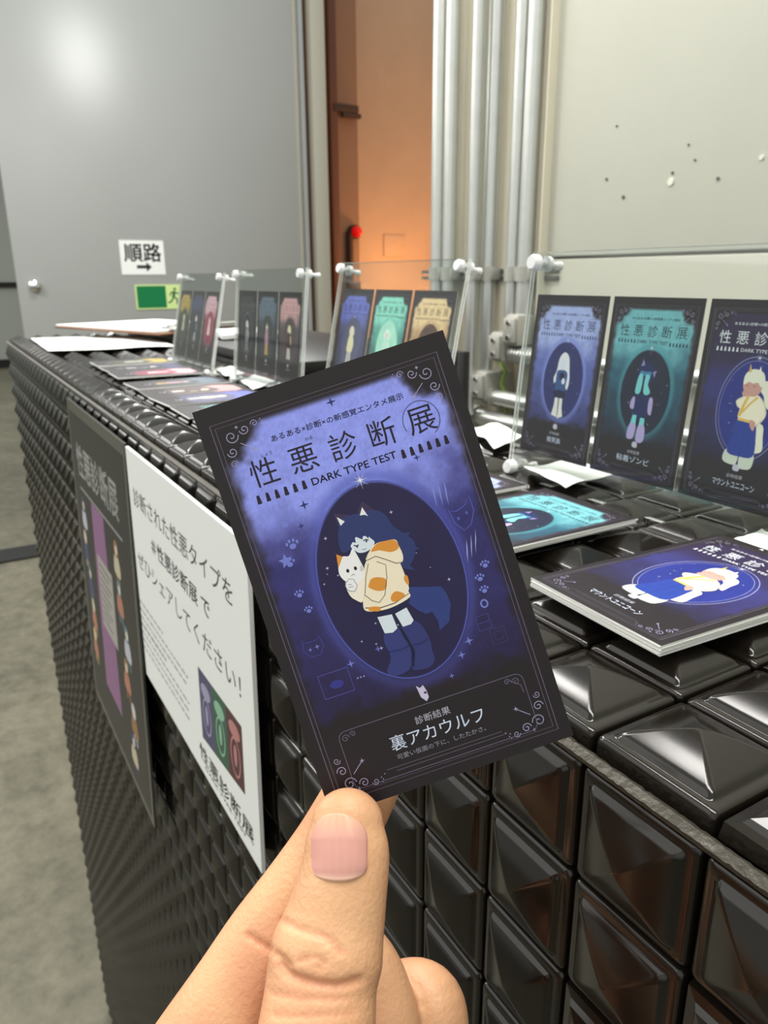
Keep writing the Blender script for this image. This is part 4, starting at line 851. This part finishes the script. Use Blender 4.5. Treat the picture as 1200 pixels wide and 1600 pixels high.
thumb = [(543, 1287, 154.6, 7.5, 5.5), (542, 1312, 153.9, 8.5, 6.6), (541, 1345, 153, 8.9, 7.4), (533, 1392, 151.5, 9.4, 8.0), (523, 1440, 150, 10.2, 8.6), (511, 1488, 148, 11.3, 9.6), (502, 1540, 146, 10.9, 9.4), (496, 1600, 143, 11.2, 9.8), (480, 1720, 138, 11.6, 10.5), (458, 1900, 132, 12.5, 12), (440, 2150, 128, 17, 15), (440, 2400, 136, 22, 16)]
index = [(592, 1200, 170.5, 6.9, 5.6), (568, 1232, 170.5, 8.0, 6.6), (520, 1320, 170, 8.8, 7.2), (470, 1395, 169.0, 9.2, 7.8), (424, 1466, 168, 10.2, 8.8), (384, 1530, 166, 10.6, 9.0), (332, 1628, 163, 12.4, 10), (250, 1760, 160, 13, 11), (150, 1960, 158, 14.5, 13), (200, 2250, 156, 20, 15), (360, 2480, 150, 22, 16)]
middle = [(612, 1640, 180, 7.6, 7.4), (598, 1570, 184, 8.1, 7.8), (567, 1505, 189, 8.4, 8.2), (520, 1475, 195, 8.4, 8.2), (450, 1525, 199, 8.8, 8.6), (400, 1650, 195, 9.2, 9.0), (330, 1900, 185, 11, 11), (330, 2200, 170, 17, 15), (400, 2480, 156, 20, 16)]
ring = [(690, 1745, 182, 7.0, 6.8), (684, 1660, 187, 8.0, 7.8), (672, 1568, 192, 8.8, 8.2), (620, 1560, 199, 8.4, 8.2), (560, 1620, 202, 8.4, 8.2), (500, 1760, 198, 8.8, 8.6), (430, 1960, 188, 10.5, 10.5), (420, 2250, 172, 16, 14), (440, 2480, 160, 20, 15)]
little = [(742, 1900, 182, 6.0, 5.8), (728, 1840, 188, 6.8, 6.6), (706, 1790, 193, 7.2, 7.0), (660, 1790, 198, 7.2, 7.0), (610, 1850, 198, 7.4, 7.2), (540, 2020, 188, 9, 9), (500, 2280, 172, 14, 13), (480, 2500, 158, 18, 15)]
wrist = [(400, 2380, 150, 28, 17), (420, 2600, 146, 27, 19), (450, 2900, 138, 25, 20), (480, 3300, 128, 28, 24)]
bm = bmesh.new()
for q in (thumb, index, middle, ring, little, wrist): chain_verts(bm, q)
me = bpy.data.meshes.new('h'); bm.to_mesh(me); bm.free()
ho = bpy.data.objects.new('h', me); C.objects.link(ho)
md = ho.modifiers.new('r', 'REMESH'); md.mode = 'VOXEL'; md.voxel_size = .0008; md.use_smooth_shade = True
md = ho.modifiers.new('s', 'SMOOTH'); md.factor = .5; md.iterations = 6
bpy.context.view_layer.update()
hm = bpy.data.meshes.new_from_object(ho.evaluated_get(bpy.context.evaluated_depsgraph_get())); bpy.data.objects.remove(ho)
# creases, veins of colour
def crease_lines():
    out = []
    def add(pts, depth, wd, r_=None):
        P = [Vector(p) for p in pts]; out.append((P, depth, wd))
    add([(442, 1438), (470, 1452), (500, 1460), (520, 1470), (535, 1488)], .0005, .0007)
    add([(440, 1508), (447, 1520), (468, 1530), (498, 1538), (530, 1541), (560, 1532)], .0010, .0008)
    add([(432, 1490), (452, 1506), (444, 1514)], .0006, .0007)
    add([(470, 1500), (490, 1494), (508, 1502), (498, 1512)], .0004, .0006)
    add([(425, 1552), (470, 1560), (540, 1560)], .0003, .0007); add([(428, 1585), (480, 1588), (550, 1582)], .00025, .0007)
    add([(388, 1462), (402, 1472), (420, 1482)], .0007, .0007); add([(392, 1456), (412, 1470)], .0002, .0005)
    add([(480, 1372), (500, 1368), (528, 1372), (556, 1374), (572, 1362)], .00012, .0005)
    return out
CL = crease_lines()
def toscreen(p):
    d = p-CAM; z = d.dot(FW)
    return Vector((600+FPX*d.dot(RT)/z, 800-FPX*d.dot(UP)/z)), z
def segd(p, a, b):
    ab = b-a; t = max(0, min(1, (p-a).dot(ab)/ab.length_squared)); return (p-a-ab*t).length
skin0, skin_pink, skin_pale = (220, 164, 124), (208, 126, 98), (228, 180, 136)
cols = []; moves = []
for v in hm.vertices:
    s, z = toscreen(v.co); facing = v.normal.dot((CAM-v.co).normalized())
    dis = 0; px2 = z/FPX
    if facing > -.1 and s.y < 1640:
        for P_, dep, wd in CL:
            for a_, b_ in zip(P_, P_[1:]):
                dd = segd(s, a_.to_2d(), b_.to_2d())*px2
                if dd < wd*2.5: dis = max(dis, dep*math.exp(-(dd/wd)**2))
    moves.append(dis)
    # blood in patches and at a knuckle; redder too towards outlines and in creases
    n1 = noise.fractal(v.co*60, 1, 2, 3); c = mixc(skin0, skin_pale, .5+.5*n1)
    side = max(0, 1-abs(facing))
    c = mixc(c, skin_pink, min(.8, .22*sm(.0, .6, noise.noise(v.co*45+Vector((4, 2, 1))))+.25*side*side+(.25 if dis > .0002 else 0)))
    ip = math.exp(-((s-Vector((470, 1560))).length/60)**2); c = mixc(c, skin_pink, .25*ip)
    cols.append(c)
NN = [v.normal.copy() for v in hm.vertices]
for v, d, nn in zip(hm.vertices, moves, NN): v.co = v.co-nn*d
ca = hm.color_attributes.new('Col', 'FLOAT_COLOR', 'POINT'); ca.data.foreach_set('color', [q for c in cols for q in (*lin(c), 1.0)])
hm.materials.clear(); hm.materials.append(M['skin']); hm.shade_smooth()
hand = link('hand', hm); tag(hand, 'left hand pinching the blue card, thumbnail facing the viewer', 'person')
# thumbnail laid over the last joint of the thumb
def nail():
    def at(s, t):   # s across -1..1, t 0 tip .. 1 cuticle
        ks = thumb; y = 1276+94*t
        import bisect
        ys = [k[1] for k in ks]; i = max(0, min(len(ks)-2, bisect.bisect(ys, y)-1)); f = (y-ks[i][1])/(ks[i+1][1]-ks[i][1])
        k = [ks[i][q]+(ks[i+1][q]-ks[i][q])*f for q in range(5)]
        cx = 527.5+1.5*(t-.5); hwp = 48*(1-.05*t)
        if t < .40: hwp *= math.sqrt(max(0, 1-((.40-t)/.40)**2*.72))
        if t > .84: hwp *= math.sqrt(max(0, 1-((t-.84)/.16)**2*.45))
        px = cx+s*hwp
        yy = y + (1-s*s)*(-6*(1-t)+7*sm(.55, 1, t))
        off = (px-k[0])*k[2]/FPX; q = max(0, 1-(off/max(k[3], .1))**2)
        dep = k[2]-k[4]*math.sqrt(q)-.22+.42*s**4+.25*sm(.8, 1, t)
        return view(px, yy, dep)
    bm = bmesh.new(); nx, ny = 22, 26; G = [[bm.verts.new(at(-1+2*i/nx, j/ny)) for i in range(nx+1)] for j in range(ny+1)]
    B_ = [[bm.verts.new(G[j][i].co+(G[j][i].co-CAM).normalized()*.0008) for i in range(nx+1)] for j in range(ny+1)]
    for j in range(ny):
        for i in range(nx): bm.faces.new((G[j][i], G[j+1][i], G[j+1][i+1], G[j][i+1]))
        bm.faces.new((G[j][0], B_[j][0], B_[j+1][0], G[j+1][0])); bm.faces.new((G[j][nx], G[j+1][nx], B_[j+1][nx], B_[j][nx]))
    for i in range(nx): bm.faces.new((G[0][i], G[0][i+1], B_[0][i+1], B_[0][i])); bm.faces.new((G[ny][i], B_[ny][i], B_[ny][i+1], G[ny][i+1]))
    me = bpy.data.meshes.new('thumbnail'); bm.to_mesh(me); 
    co = []
    n_g = (nx+1)*(ny+1)
    for q in range(len(me.vertices)):
        qq = q % n_g; i, j = qq % (nx+1), qq//(nx+1); t = j/ny; s = -1+2*i/nx
        c = mixc((232, 186, 148), (212, 156, 142), sm(.02, .40, t-.10*(1-s*s)+.06))
        c = mixc(c, (222, 160, 148), .3+.14*math.sin(i*1.9)+.12*math.sin(i*4.1)); c = mixc(c, (232, 186, 164), sm(.88, .98, t)); co += [*lin(c), 1]
    me.color_attributes.new('Col', 'FLOAT_COLOR', 'POINT').data.foreach_set('color', co); bm.free()
    me.materials.append(M['nail']); me.shade_smooth(); return link('thumbnail', me, hand)
nail()['label'] = 'pink thumbnail with pale free edge'
